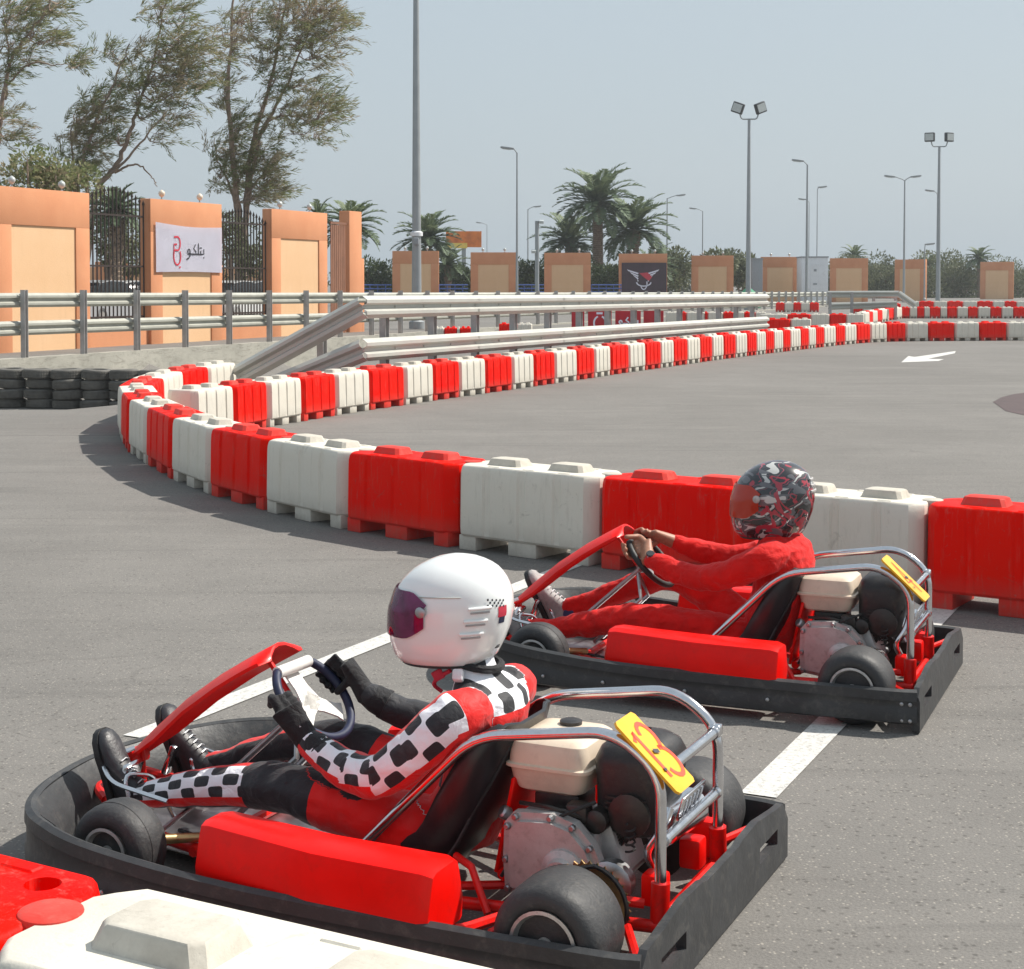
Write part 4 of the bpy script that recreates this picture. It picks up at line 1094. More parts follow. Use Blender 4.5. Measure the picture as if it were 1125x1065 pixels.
    rg = [[a+V((0,0,.07)), a+V((0,0,.085)), a.lerp(b, .5)+V((0,0,.165)), b+V((0,0,.205)), b+V((0,0,.19)), a.lerp(b, .5)+V((0,0,.15))] for a, b in zip(ft, fo_)]
    loft(bm, rg); obj('front_bumper', bm, M['black_plastic'], t, sharp=30)
    bm = BM()
    for x in (-.215, -.185, .3, .62, .95, 1.2):
        for z in ((.05, .11) if x < 0 else (.085,)):
            for s in (1, -1):
                yy = .575 if x < 0 else .614
                lathe(bm, [(.007, 0), (.007, .006), (.001, .009)], (x, s*yy+s*.012, z), (0, s, 0), 8)
    obj('bumper_bolts', bm, M['steel'], bp)
    # rear board with two grip slots, stepped down toward its ends
    bm = BM()
    def zt(y): 
        a = abs(y); return .165 if a > .55 else .165+.02*max(0, 1-a/.4) if a < .45 else .175
    ys = [-.575, -.545, -.47, -.30, -.27, -.16, -.13, .13, .16, .27, .30, .47, .545, .575]
    def col(y0, y1, z0_, z1_):
        bb = [V((-.245, y0, z0_[0])), V((-.245, y1, z0_[1])), V((-.245, y1, z1_[1])), V((-.245, y0, z1_[0]))]
        loft(bm, [bb, [p+V((.028, 0, 0)) for p in bb]])
    top = {y: z for y, z in zip(ys, [.135, .165, .17, .19, .19, .185, .178, .178, .185, .19, .19, .17, .165, .135])}
    g = {}
    zl = lambda y: [.008, .075, .118, top[y]]
    for sx in (0, 1):
        x = -.248 if sx == 0 else -.222
        for y in ys:
            for k, z in enumerate(zl(y)): g[(sx, y, k)] = bm.verts.new((x+(.006 if k == 3 and sx == 0 else 0), y, z))
    hole = lambda i, k: k == 1 and (abs(ys[i]) >= .299 and abs(ys[i+1]) >= .299 and max(abs(ys[i]), abs(ys[i+1])) <= .471)
    cells = {(i, k): not hole(i, k) for i in range(len(ys)-1) for k in range(3)}
    for (i, k), on in cells.items():
        if not on: continue
        a, b = ys[i], ys[i+1]
        for sx in (0, 1): bm.faces.new([g[(sx, a, k)], g[(sx, b, k)], g[(sx, b, k+1)], g[(sx, a, k+1)]])
        for (di, dk), (p, q) in {(-1, 0): ((a, k), (a, k+1)), (1, 0): ((b, k), (b, k+1)), (0, -1): ((a, k), (b, k)), (0, 1): ((a, k+1), (b, k+1))}.items():
            if not cells.get((i+di, k+dk), False):
                bm.faces.new([g[(0, *p)], g[(0, *q)], g[(1, *q)], g[(1, *p)]])
    bmesh.ops.recalc_face_normals(bm, faces=bm.faces[:])
    obj('rear_bumper', bm, M['black_plastic'], t, sharp=30)
    # --- seat
    bm = BM(); rings = []
    prof = [(.74, .10, .15, .04), (.66, .085, .17, .06), (.56, .08, .185, .10), (.47, .10, .195, .12), (.405, .17, .20, .12), (.365, .27, .20, .11), (.325, .38, .195, .09), (.298, .46, .175, .06), (.288, .49, .14, .03)]
    for i, (x, z, hw, sd) in enumerate(prof):
        a = prof[max(0, i-1)]; b = prof[min(len(prof)-1, i+1)]; tx, tz = b[0]-a[0], b[1]-a[1]; q = math.hypot(tx, tz); nx, nz = tz/q, -tx/q   # inward normal
        if nx < 0 and nz < 0: nx, nz = -nx, -nz
        pr = []
        for u, d in ((-1, sd), (-.97, sd*.6), (-.85, .02), (-.5, .0), (0, 0), (.5, 0), (.85, .02), (.97, sd*.6), (1, sd)): pr.append(V((x+nx*d, u*hw, z+nz*d)))
        back = [p-V((nx, 0, nz))*.010 + V((0, (.008 if p.y > 0 else -.008) if abs(p.y) > hw*.8 else 0, 0)) for p in reversed(pr)]
        rings.append(pr+back)
    loft(bm, rings); st = obj('seat', bm, M['seat'], t, sharp=50)
    # --- chrome safety cage
    bm = BM()
    for s in (1, -1):
        tube(bm, soft([(.68, s*.215, .15), (.348, s*.222, .485), (-.035, s*.222, .542), (-.155, s*.222, .455), (-.155, s*.222, .175)], .085, 6), .0145, 14)
    tube(bm, [(-.150, -.222, .445), (-.150, .222, .445)], .0135, 12)
    tube(bm, [(-.155, -.222, .285), (-.155, .222, .285)], .0135, 12)
    for s in (-1, 1):
        for z, x in ((.445, -.150), (.285, -.155)): tube(bm, [(x, s*.19, z), (x, s*.205, z)], .0165, 12)
    box(bm, (-.148, -.220, .447), (.034, .034, .034), bev=.007)
    obj('roll_cage', bm, M['chrome'], t, sharp=60)
    # --- number plate on the cage, facing back and up
    ux = V((0, -1, 0)); c = V((-.130, .200, .497)); upv = V((.74, 0, .672)).normalized(); ux = (ux - upv*ux.dot(upv)).normalized()
    n = ux.cross(upv); bm = BM(); hw, hh = .060, .112
    pr = [(-hw, -hh+.01), (-hw+.01, -hh), (hw-.01, -hh), (hw, -hh+.01), (hw, hh-.01), (hw-.01, hh), (-hw+.01, hh), (-hw, hh-.01)]
    prism(bm, pr, c-n*.003, ux, upv, .007); pl = obj('number_plate', bm, M['yellow'], t, sharp=30)
    if num == '13': tag(pl, 'yellow number plate reading 13')
    bm = BM(); digits(bm, num, c+n*.0015+ux*(.010 if num=='13' else 0), ux, upv, .175, .0135); obj('number', bm, M['orange_ink'], pl, smooth=False)
    bm = BM()
    stroke(bm, [(-.012, .004), (.012, -.004)], .012, c+n*.004, ux, upv); stroke(bm, [(-.035, -.045), (-.025, -.05)], .010, c+n*.004, ux, upv); obj('screw_mark', bm, M['ink'], pl, smooth=False)
    # --- engine
    eng = BM(); box(eng, (.16, .045, .175), (.225, .16, .20), bev=.02, seg=3)
    box(eng, (.05, .02, .20), (.10, .16, .16), rotm(ry=.35), bev=.02)
    bm = eng; e = obj('engine', bm, M['alu'], t, sharp=45)
    bm = BM()                                                # crankcase cover: rounded plate with a bulge, bolts and oil plug
    pr = [(.278, .09), (.284, .17), (.280, .262), (.255, .292), (.15, .302), (.085, .285), (.035, .235), (.012, .18), (.02, .12), (.07, .09), (.14, .072)]
    prism(bm, [(x, z) for x, z in pr], (0, .152, 0), (1,0,0), (0,0,1), -.030)
    prism(bm, [(.15+(x-.15)*.84, .18+(z-.18)*.84) for x, z in pr], (0, .168, 0), (1,0,0), (0,0,1), -.03)
    lathe(bm, [(.060, 0), (.058, .012), (.042, .020), (.036, .034), (.020, .036), (.018, .05), (.001, .052)], (.11, .196, .165), (0,1,0), 24)
    obj('crankcase_cover', bm, M['alu'], e, sharp=30)
    for x, z in pr:
        bm = BM(); q = V((.15+(x-.15)*.92, .180, .18+(z-.18)*.92)); lathe(bm, [(.009, 0), (.009, .014), (.006, .018), (.0005, .018)], q, (0,1,0), 8); obj('cover_bolt', bm, M['steel'], e, sharp=30)
    bm = BM()
    lathe(bm, [(.016, 0), (.018, .004), (.018, .022), (.012, .026), (.0005, .026)], (.278, .16, .275), (.5, .6, .5), 12)
    obj('oil_cap', bm, M['steel'], e, sharp=30)
    bm = BM()                                                # cylinder with fins, carburettor, linkage
    for k in range(8): box(bm, (.015-.012*k, .01, .235+.008*k), (.005, .15, .13), rotm(ry=-.55), bev=.0015, seg=1)
    box(bm, (.19, .0, .285), (.13, .12, .06), bev=.012); box(bm, (.10, .12, .295), (.06, .05, .05), bev=.01)
    tube(bm, soft([(.26, .13, .30), (.17, .16, .31), (.08, .14, .29), (.02, .10, .27)], .02), .006, 6)
    lathe(bm, [(.03, 0), (.03, .05), (.02, .055)], (.05, .085, .28), (0,1,0), 14)
    obj('carburettor', bm, M['dark_metal'], e, sharp=35)
    bm = BM()                                                # cream fuel tank with a flange seam
    def rr(x0, x1, y0, y1, z, r=.03):
        P = []
        for cx_, cy_, a0 in ((x1-r, y1-r, 0), (x0+r, y1-r, 90), (x0+r, y0+r, 180), (x1-r, y0+r, 270)):
            for k in range(5): a = R(a0+k*22.5); P.append(V((cx_+r*math.cos(a), cy_+r*math.sin(a), z)))
        return P
    T0 = (.085, .315, -.135, .115)
    def ins(d, z, r=.03, sl=0): return rr(T0[0]+d+sl, T0[1]-d, T0[2]+d, T0[3]-d, z, r)
    loft(bm, [ins(.035, .318, .03, .0), ins(.022, .326, .03), ins(.012, .350, .03), ins(.006, .383, .03), ins(-.004, .385, .033), ins(-.004, .393, .033), ins(.004, .396, .03), ins(.006, .425, .03), ins(.012, .448, .03), ins(.024, .458, .03), ins(.05, .463, .03)])
    tk = obj('fuel_tank', bm, M['cream'], e, sharp=30)
    bm = BM(); lathe(bm, [(.030, 0), (.030, .012), (.020, .016), (.001, .016)], (.20, -.06, .460), (0,0,1), 20); obj('fuel_cap', bm, M['black_shroud'], e)
    bm = BM()                                                # black air box / fan shroud
    def rs(z, d, tilt=0): return rr(-.115+d+tilt, .078-d+tilt, -.125+d, .105-d, z, .045)
    loft(bm, [rs(.235, .03, .01), rs(.25, .012, .01), rs(.36, .004), rs(.425, .0), rs(.455, .012), rs(.472, .032), rs(.478, .06)])
    obj('air_box', bm, M['black_shroud'], e, sharp=40)
    bm = BM()
    for k in range(6): box(bm, (-.02, .108, .27+.014*k), (.11, .006, .005), bev=.001, seg=1)
    lathe(bm, [(.055, 0), (.055, .014), (.03, .02), (.001, .02)], (-.03, .10, .30), (0,1,0), 20)
    obj('shroud_vents', bm, M['dark_metal'], e)
    bm = BM()                                                # muffler and heat shield
    lathe(bm, [(.02, -.11), (.05, -.10), (.052, .08), (.02, .09)], (-.10, -.03, .265), (.12, 1, 0), 20)
    box(bm, (-.140, -.03, .30), (.008, .17, .10), rotm(ry=-.3), bev=.003)
    tube(bm, soft([(-.09, -.10, .25), (-.02, -.13, .22), (.02, -.10, .21)], .03), .016, 10)
    tube(bm, soft([(-.13, .09, .33), (-.12, .11, .28), (-.08, .12, .22), (-.10, .10, .17)], .03), .013, 10)
    for k in range(5): box(bm, (-.146, -.09+.03*k, .302), (.004, .008, .07), rotm(ry=-.3), bev=.001, seg=1)
    obj('exhaust', bm, M['chrome'], e, sharp=40)
    # springs, cables and small hardware
    bm = BM()
    hel = [V((-.04+.012*math.cos(k*.8), .125+.012*math.sin(k*.8), .215+.0022*k)) for k in range(34)]; tube(bm, hel, .003, 5)
    tube(bm, catmull([(.30, .10, .44), (.36, .16, .30), (.50, .22, .10), (.9, .22, .07), (1.3, .18, .09)], 6), .005, 6)
    tube(bm, catmull([(.05, .13, .33), (.12, .17, .30), (.22, .16, .24), (.29, .18, .12)], 6), .005, 6)
    obj('cables', bm, M['black_grip'], t)
    # axle, sprocket, brake disc, bearings
    bm = BM(); cyl(bm, (0, -.40, .137), (0, .40, .137), .016, 16)
    for y in (-.22, .22): lathe(bm, [(.035, -.016), (.045, -.01), (.045, .01), (.035, .016)], (0, y, .137), (0,1,0), 18)
    for y, s in ((.35, 1), (-.35, -1)): lathe(bm, [(.02, 0), (.034, .01), (.034, .04), (.05, .05)], (0, y, .137), (0, s, 0), 16)
    lathe(bm, [(.04, -.03), (.055, -.02), (.058, .02), (.04, .03)], (-.01, .17, .15), (0,1,0), 18)
    ax = obj('rear_axle', bm, M['steel'], t)
    bm = BM(); prf = []
    for k in range(96): a = 2*PI*k/96; q = .098 if k % 3 else .107; prf.append((q*math.cos(a), q*math.sin(a)))
    prism(bm, prf, (0, .290, .137), (1,0,0), (0,0,1), -.005); lathe(bm, [(.03, 0), (.05, .01)], (0, .283, .137), (0,1,0), 16)
    obj('sprocket', bm, M['brass'], ax)
    bm = BM(); lathe(bm, [(.05, -.004), (.088, -.004), (.088, .004), (.05, .004)], (0, -.16, .137), (0,1,0), 36); box(bm, (.05, -.16, .20), (.07, .05, .05), bev=.01); obj('brake_disc', bm, M['dark_metal'], ax)
    bm = BM(); pts = [V((.10*math.cos(a), .290+.012, .137+.10*math.sin(a))) for a in [R(100+k*12) for k in range(14)]]
    pts = [V((.135, .302, .19)), *[V((p.x, .302, p.z)) for p in pts], V((.135, .302, .11))]; tube(bm, pts, .006, 5); obj('chain', bm, M['dark_metal'], ax)
    # --- steering
    c = V((.963, 0, .463)); e2 = V((.666, 0, .746)); colv = V((.746, 0, -.666)); e1 = V((0, 1, 0))
    rim = []
    for k in range(40):
        a = 2*PI*k/40; x, y = math.sin(a), math.cos(a); q = .132
        yy = min(y, .80)                                       # flattened top
        rim.append(c+e1*(x*q*1.03)+e2*(yy*q))
    sw = BM(); rg = []
    for k in range(40):
        p = rim[k]; tn = (rim[(k+1) % 40]-rim[k-1]).normalized(); u = colv; w_ = tn.cross(u)
        rg.append([p+(u*math.cos(2*PI*j/10)+w_*math.sin(2*PI*j/10))*.0128 for j in range(10)])
    vr_ = [[sw.verts.new(p) for p in r_] for r_ in rg]
    for a in range(40):
        A, B = vr_[a], vr_[(a+1) % 40]
        for j in range(10): sw.faces.new((A[j], A[(j+1) % 10], B[(j+1) % 10], B[j]))
    S = obj('steering_wheel', sw, M['blue_grip' if num == '13' else 'black_grip'], t)
    bm = BM()
    if num == '13':
        tube(bm, [rim[k]-colv*.0 for k in (-4, -3, -2, -1, 0, 1, 2, 3, 4)], .0175, 12); obj('top_grip', bm, M['white_paint'], S); bm = BM()
    for a0 in (0, 125, -125):
        d = e2*math.cos(R(a0))+e1*math.sin(R(a0)); w_ = d.cross(colv); q0 = c+colv*.02
        k_ = 1.35 if a0 == 0 and num == '13' else 1.0; pr = [(-.034*k_, -.01), (-.023*k_, .045), (-.023*k_, .095), (-.032*k_, .12), (.032*k_, .12), (.023*k_, .095), (.023*k_, .045), (.034*k_, -.01)]
        prism(bm, [(b, a) for a, b in pr], q0, d, w_, .005)
    lathe(bm, [(.03, -.002), (.034, .004), (.034, .016), (.02, .05)], c+colv*.018, colv, 20)
    obj('spokes', bm, M['white_paint' if num == '13' else 'steel'], S, sharp=30)
    bm = BM()
    for q in (.045, .065, .085): lathe(bm, [(.005, 0), (.005, .002)], c+e2*q+colv*.0175, -colv, 8)
    for a0 in (125, -125):
        d = e2*math.cos(R(a0))+e1*math.sin(R(a0))
        for q in (.05, .075): lathe(bm, [(.005, 0), (.005, .002)], c+d*q+colv*.0175, -colv, 8)
    obj('spoke_holes', bm, M['ink'], S)
    bm = BM(); cyl(bm, c+colv*.03, c+colv*.46, .010, 12); obj('steering_column', bm, M['steel'], t)
    bm = BM()
    for s in (1, -1): tube(bm, [(1.20, s*.05, .10), (.99, s*.05, .30), (1.02, 0, .40)], .009, 8); tube(bm, [(1.30, s*.04, .15), (1.27, s*.36, .12)], .007, 8)
    obj('column_support', bm, M['steel'], t)
    for s in (1, -1):
        bm = BM()
        tube(bm, soft([(1.40, s*.07, .08), (1.46, s*.09, .20), (1.50, s*.17, .22), (1.46, s*.18, .09)], .03), .007, 8)
        tube(bm, soft([(1.33, s*.19, .17), (1.52, s*.20, .20), (1.60, s*.15, .24), (1.55, s*.06, .26)], .04), .007, 8)
        box(bm, (1.53, s*.11, .19), (.02, .08, .10), rotm(ry=-.4), bev=.006)
        obj('pedal', bm, M['chrome'], t)
    for s in (1, -1):
        bm = BM(); tube(bm, [(1.18, s*.20, .095), (1.27, s*.33, .115)], .014, 10); obj('spindle_arm', bm, M['brass'], t)
    # --- red front shield rising to the steering wheel
    bm = BM(); rings = []
    for f, hw in ((0, .040), (.2, .060), (.45, .085), (.7, .105), (.85, .120), (.93, .125), (.975, .112), (1.0, .07)):
        p = V((1.595, 0, .235)).lerp(V((1.085, 0, .607)), f); nrm = V((.59, 0, .81)); bow = .026*math.sin(PI*f); cup = .034 if f > .1 else .015
        pr = []
        for u in (-1, -.8, -.4, 0, .4, .8, 1): pr.append(p+V((0, u*hw, 0))+nrm*(bow-cup*abs(u)**2.2))
        pr += [q-nrm*.010 for q in reversed(pr)]
        rings.append(pr)
    loft(bm, rings); obj('front_shield', bm, M['red_paint'], t, sharp=40)
    bm = BM(); tube(bm, [(1.12, 0, .56), (1.02, 0, .43)], .008, 8); obj('shield_stay', bm, M['red_frame'], t)
    bm = BM(); tube(bm, [(1.56, 0, .10), (1.57, 0, .24)], .009, 8); box(bm, (1.585, 0, .22), (.03, .09, .05), bev=.01); obj('shield_stay', bm, M['red_frame'], t)
    return t
kartA = make_kart(KA, 'racing_kart', 'near red and black kart carrying the driver with the white helmet', '13')
kartB = make_kart(KB, 'racing_kart', 'far red and black kart carrying the driver in red overalls', '4')
# ------------------------------------------------------------------ drivers
def chain_bm(bm, pts, n=5, seg=14):
    """pts: (x,y,z,r[,ry]) -> smooth tapered limb with round ends"""
    P = [V(p[:3]) for p in pts]; Q = [p[3] for p in pts]
    S = catmull(P, n); q = []
    for i in range(len(S)):
        f = i/(len(S)-1)*(len(Q)-1); k = min(int(f), len(Q)-2); f -= k; f = f*f*(3-2*f); q.append(Q[k]+(Q[k+1]-Q[k])*f)
    tube(bm, S, q, seg); ball(bm, S[0], q[0]*.99, sub=2); ball(bm, S[-1], q[-1]*.99, sub=2)
    return S, q
def torso_bm(bm, secs, seg=20):
    """secs: (x,z,depth,halfwidth,tilt) horizontal-ish ellipses"""
    rings = []
    for x, z, d, w, tl in secs:
        rings.append([V((x+math.cos(2*PI*k/seg)*d*math.cos(tl), math.sin(2*PI*k/seg)*w, z+math.cos(2*PI*k/seg)*d*math.sin(tl))) for k in range(seg)])
    loft(bm, rings)
def remesh(bm, vox, it=5):
    return bake(bm, [('REMESH', dict(mode='VOXEL', voxel_size=vox, use_smooth_shade=True)), ('SMOOTH', dict(factor=.6, iterations=it))])
def wrinkle(bm, amp, sc, seed, mask=None):
    bm.normal_update()
    for v in bm.verts:
        p = v.co+V((seed, 0, 0)); a = noise.noise(V((p.x*sc*1.2, p.y*sc, p.z*sc*1.6))); b = noise.noise(V((p.x*sc*2.4, p.y*sc*1.1, p.z*sc*2.8))+V((5, 5, 5)))
        k = 1 if mask is None else mask(v.co)
        v.co += v.normal*((abs(a)**.7*(1 if a > 0 else -1))*.7+b*.45)*amp*k
def hand_bm(bm, Rp, Tn, wrist, r_rim=.015, flip=1, sc=1.0, thumbdir=1):
    """fingers wrapped round a bar at Rp with tangent Tn; wrist position given"""
    Rp = V(Rp); Tn = V(Tn).normalized(); W = V(wrist); u = (W-Rp); u = (u-Tn*u.dot(Tn)).normalized(); v = Tn.cross(u)*flip
    rho = r_rim+.0115*sc
    for k, (off, ln, rr_) in enumerate(((-.031, .86, .0098), (-.0105, 1.0, .0104), (.0105, .97, .0102), (.030, .82, .0092))):
        o = Rp+Tn*off*sc; pts = [o+u*(rho+.026*sc)+v*.012]
        for f in range(8):
            a = R(12+ln*205*f/7); rr2 = rho*(1.12 if f in (2, 5) else 1.0)
            pts.append(o+u*math.cos(a)*rr2+v*math.sin(a)*rr2)
        S, q = catmull(pts, 2), None
        n = len(S); q = [rr_*sc*(1.12-.30*i/n+(.10 if i in (5, 6, 11) else 0)) for i in range(n)]
        tube(bm, S, q, 9); ball(bm, S[-1], q[-1], sub=2)
    # palm
    base = Rp+u*(rho+.035*sc)+v*.006; kn = Rp+u*(rho+.012*sc)+v*.012
    m = [W-(base-W)*.12, W+(base-W)*.45, base, kn]
    rings = []
    ax = (kn-W).normalized(); sd = (Tn-ax*Tn.dot(ax)).normalized(); up = ax.cross(sd)
    for p, wd, th in zip(m, (.033, .035, .041, .040), (.030, .025, .018, .012)):
        rings.append([p+sd*math.cos(2*PI*j/16)*wd*sc+up*math.sin(2*PI*j/16)*th*sc for j in range(16)])
    loft(bm, rings)
    # thumb leaves the side of the palm and closes the other way round the bar
    s = thumbdir; b0 = W.lerp(base, .55)+sd*s*.022*sc
    o = Rp+Tn*s*.040*sc
    pts = [b0, o+u*(rho+.028*sc)-v*.006, o+u*rho*.9-v*rho*.75, o-v*rho*1.15-u*.004]
    S = catmull(pts, 3); q = [.0135*sc*(1.05-.32*i/len(S)) for i in range(len(S))]; tube(bm, S, q, 9); ball(bm, S[-1], q[-1], sub=2)
# --- suit with checks: pattern coordinates stored on the vertices
def suit_attrs(me, chains):
    """chains: list of (region, points, reference up vector); nearest chain gives along-distance and angle"""
    n = len(me.vertices); pu = [0.0]*n; pv = [0.0]*n; rg = [0.0]*n
    segs = []
    for reg, pts, ref in chains:
        L = 0
        for a, b in zip(pts[:-1], pts[1:]):
            a, b = V(a), V(b); segs.append((reg, a, b, L, (b-a).length, V(ref))); L += (b-a).length
    for i, v in enumerate(me.vertices):
        p = v.co; best = None
        for reg, a, b, L, ln, ref in segs:
            t = max(0, min(1, (p-a).dot(b-a)/(ln*ln))); c = a+(b-a)*t; d = (p-c).length-(.07 if reg == 0 else 0)
            if best is None or d < best[0]: best = (d, reg, L+t*ln, c, (b-a).normalized(), ref)
        d, reg, u, c, ax, ref = best; r = (p-c); r -= ax*r.dot(ax); e = (ref-ax*ref.dot(ax)).normalized(); f = ax.cross(e)
        pu[i] = u; pv[i] = math.atan2(r.dot(f), r.dot(e)); rg[i] = reg
        if reg == 0: pu[i] = p.z; pv[i] = p.y
    for nm, dat in (('pu', pu), ('pv', pv), ('reg', rg)):
        a = me.attributes.new(nm, 'FLOAT', 'POINT'); a.data.foreach_set('value', dat)
def check_suit():
    t = NT('checkered_racing_suit'); g = lambda n: t.n('ShaderNodeAttribute', attribute_name=n).outputs['Fac']
    pu, pv, rg = g('pu'), g('pv'), g('reg'); mm = t.math; p = t.pos(); X, Y, Z = t.n('ShaderNodeSeparateXYZ', {0: p}).outputs[:3]
    WH, BK, RD = (.84, .84, .88), (.02, .02, .024), (.74, .006, .004)
    def lt(a, b): return mm('LESS_THAN', a, b)
    def gt(a, b): return mm('GREATER_THAN', a, b)
    def AND(*a):
        x = a[0]
        for b in a[1:]: x = mm('MULTIPLY', x, b)
        return x
    def squares(u, v, s, sv, ou=0, ov=0, k=.62):
        U = mm('ADD', mm('DIVIDE', u, s), ou+20); W = mm('ADD', mm('DIVIDE', v, sv), ov+20)
        fu = mm('MULTIPLY', mm('SUBTRACT', mm('FRACT', U), .5), 2); fv = mm('MULTIPLY', mm('SUBTRACT', mm('FRACT', W), .5), 2)
        d = mm('ADD', mm('POWER', mm('ABSOLUTE', fu), 5), mm('POWER', mm('ABSOLUTE', fv), 5))
        par = mm('MODULO', mm('ADD', mm('FLOOR', U), mm('FLOOR', W)), 2)
        return AND(lt(d, k), gt(par, .5))
    # arms: checks on the outer/upper side, red below, black cuff
    isarm = AND(gt(rg, .5), lt(rg, 1.5)); isleg = AND(gt(rg, 1.5)); istor = lt(rg, .5)
    arm = t.mix(squares(pu, pv, .055, .80, 0, .5, .9), WH, BK)
    arm = t.mix(gt(mm('ABSOLUTE', pv), .92), arm, RD)
    arm = t.mix(gt(mm('ABSOLUTE', pv), 2.0), arm, BK)
    arm = t.mix(AND(lt(pu, .055)), arm, RD)
    arm = t.mix(AND(lt(Y, 0), gt(pu, .30)), arm, BK)
    arm = t.mix(AND(lt(Y, 0), gt(pu, .285), lt(pu, .305)), arm, WH)
    leg = t.mix(squares(pu, pv, .052, .55, 0, .5, .9), WH, BK)
    leg = t.mix(gt(mm('ABSOLUTE', pv), .80), leg, RD)
    leg = t.mix(gt(mm('ABSOLUTE', pv), 1.5), leg, BK)
    leg = t.mix(lt(pu, .56), leg, BK)
    leg = t.mix(lt(pu, .34), leg, RD)
    tor = t.mix(squares(Z, Y, .052, .05, .3, .5, .9), WH, BK)
    tor = t.mix(AND(lt(Z, mm('ADD', .505, mm('MULTIPLY', X, 0)))), tor, RD)
    tor = t.mix(AND(gt(X, .50), lt(Z, .50)), tor, BK)
    tor = t.mix(lt(Z, .30), tor, RD)
    c = t.mix(isarm, t.mix(isleg, tor, leg), arm)
    n = t.noise(p, 14, 4, .6); c = t.mix(t.ramp(n, [(.55, 0), (.9, .15)]), c, (.35, .3, .3))
    t.set(Base_Color=c, Roughness=.62, Sheen_Weight=.15, Specular_IOR_Level=.35)
    wv = t.noise(p, 26, 3, .5, .8); t.bump(mm('ADD', mm('MULTIPLY', wv, 1.0), mm('MULTIPLY', t.noise(p, 420, 2, .5), .08)), .5, .012)
    return t.m
def cloth_mat(name, col, var=.2):
    t = NT(name); p = t.pos(); n = t.noise(p, 10, 5, .6, .6)
    c = t.ramp(n, [(.3, tuple(x*(1-var) for x in col)), (.7, tuple(x*(1+var) for x in col))])
    t.set(Base_Color=c, Roughness=.75, Sheen_Weight=.1, Specular_IOR_Level=.25)
    t.bump(t.math('ADD', t.noise(p, 22, 4, .55, 1.2), t.math('MULTIPLY', t.noise(p, 500, 2, .5), .06)), .65, .014); return t.m
M['suit'] = check_suit()
M['overall'] = cloth_mat('red_cotton_overalls', (.64, .004, .002), .15)
M['glove'] = cloth_mat('black_driving_glove', (.018, .018, .02), .3)
M['shoe_black'] = basic('black_shoe_leather', (.03, .03, .034), .45, var=.3, scale=30, bump=.2, bscale=80)
M['shoe_grey'] = basic('grey_shoe_suede', (.34, .32, .31), .75, var=.25, scale=30, bump=.3, bscale=80)
M['denim'] = cloth_mat('blue_jeans_cuff', (.05, .06, .15), .3)
M['sock'] = cloth_mat('white_cloth', (.7, .7, .72), .05)
t = NT('tanned_skin'); t.set(Base_Color=t.ramp(t.noise(t.pos(), 40, 4, .6), [(.3, (.30, .14, .085)), (.7, (.42, .21, .13))]), Roughness=.5, Subsurface_Weight=.1); t.bump(t.noise(t.pos(), 160, 4, .7), .2, .004); M['skin'] = t.m

# --- helmets
HP = [(-.150, -.088, .122, .088), (-.145, -.106, .142, .098), (-.125, -.122, .157, .109), (-.09, -.140, .166, .121), (-.05, -.156, .167, .130), (0, -.166, .163, .135), (.045, -.165, .150, .132),
      (.08, -.153, .131, .121), (.11, -.134, .101, .101), (.132, -.104, .066, .075), (.146, -.068, .028, .046), (.151, -.038, -.006, .018)]
def hsec(z):
    for a, b in zip(HP[:-1], HP[1:]):
        if z <= b[0]:
            f = (z-a[0])/(b[0]-a[0]); return [a[i]+(b[i]-a[i])*f for i in (1, 2, 3)]
    return HP[-1][1:]
def hpoint(th, z, off=0):
    xb, xf, hw = hsec(z); xc = (xb+xf)/2*.5; c, s = math.cos(th), math.sin(th)
    ax = (xf-xc) if c > 0 else (xc-xb); e = .88 if (c > 0 and z < .03) else .96
    p = V((xc+ax*math.copysign(abs(c)**e, c), hw*math.copysign(abs(s)**e, s), z))
    if off: 
        n = V((p.x-xc, p.y*1.3, z*.35 if z > 0 else z*.15)).normalized(); p += n*off
    return p
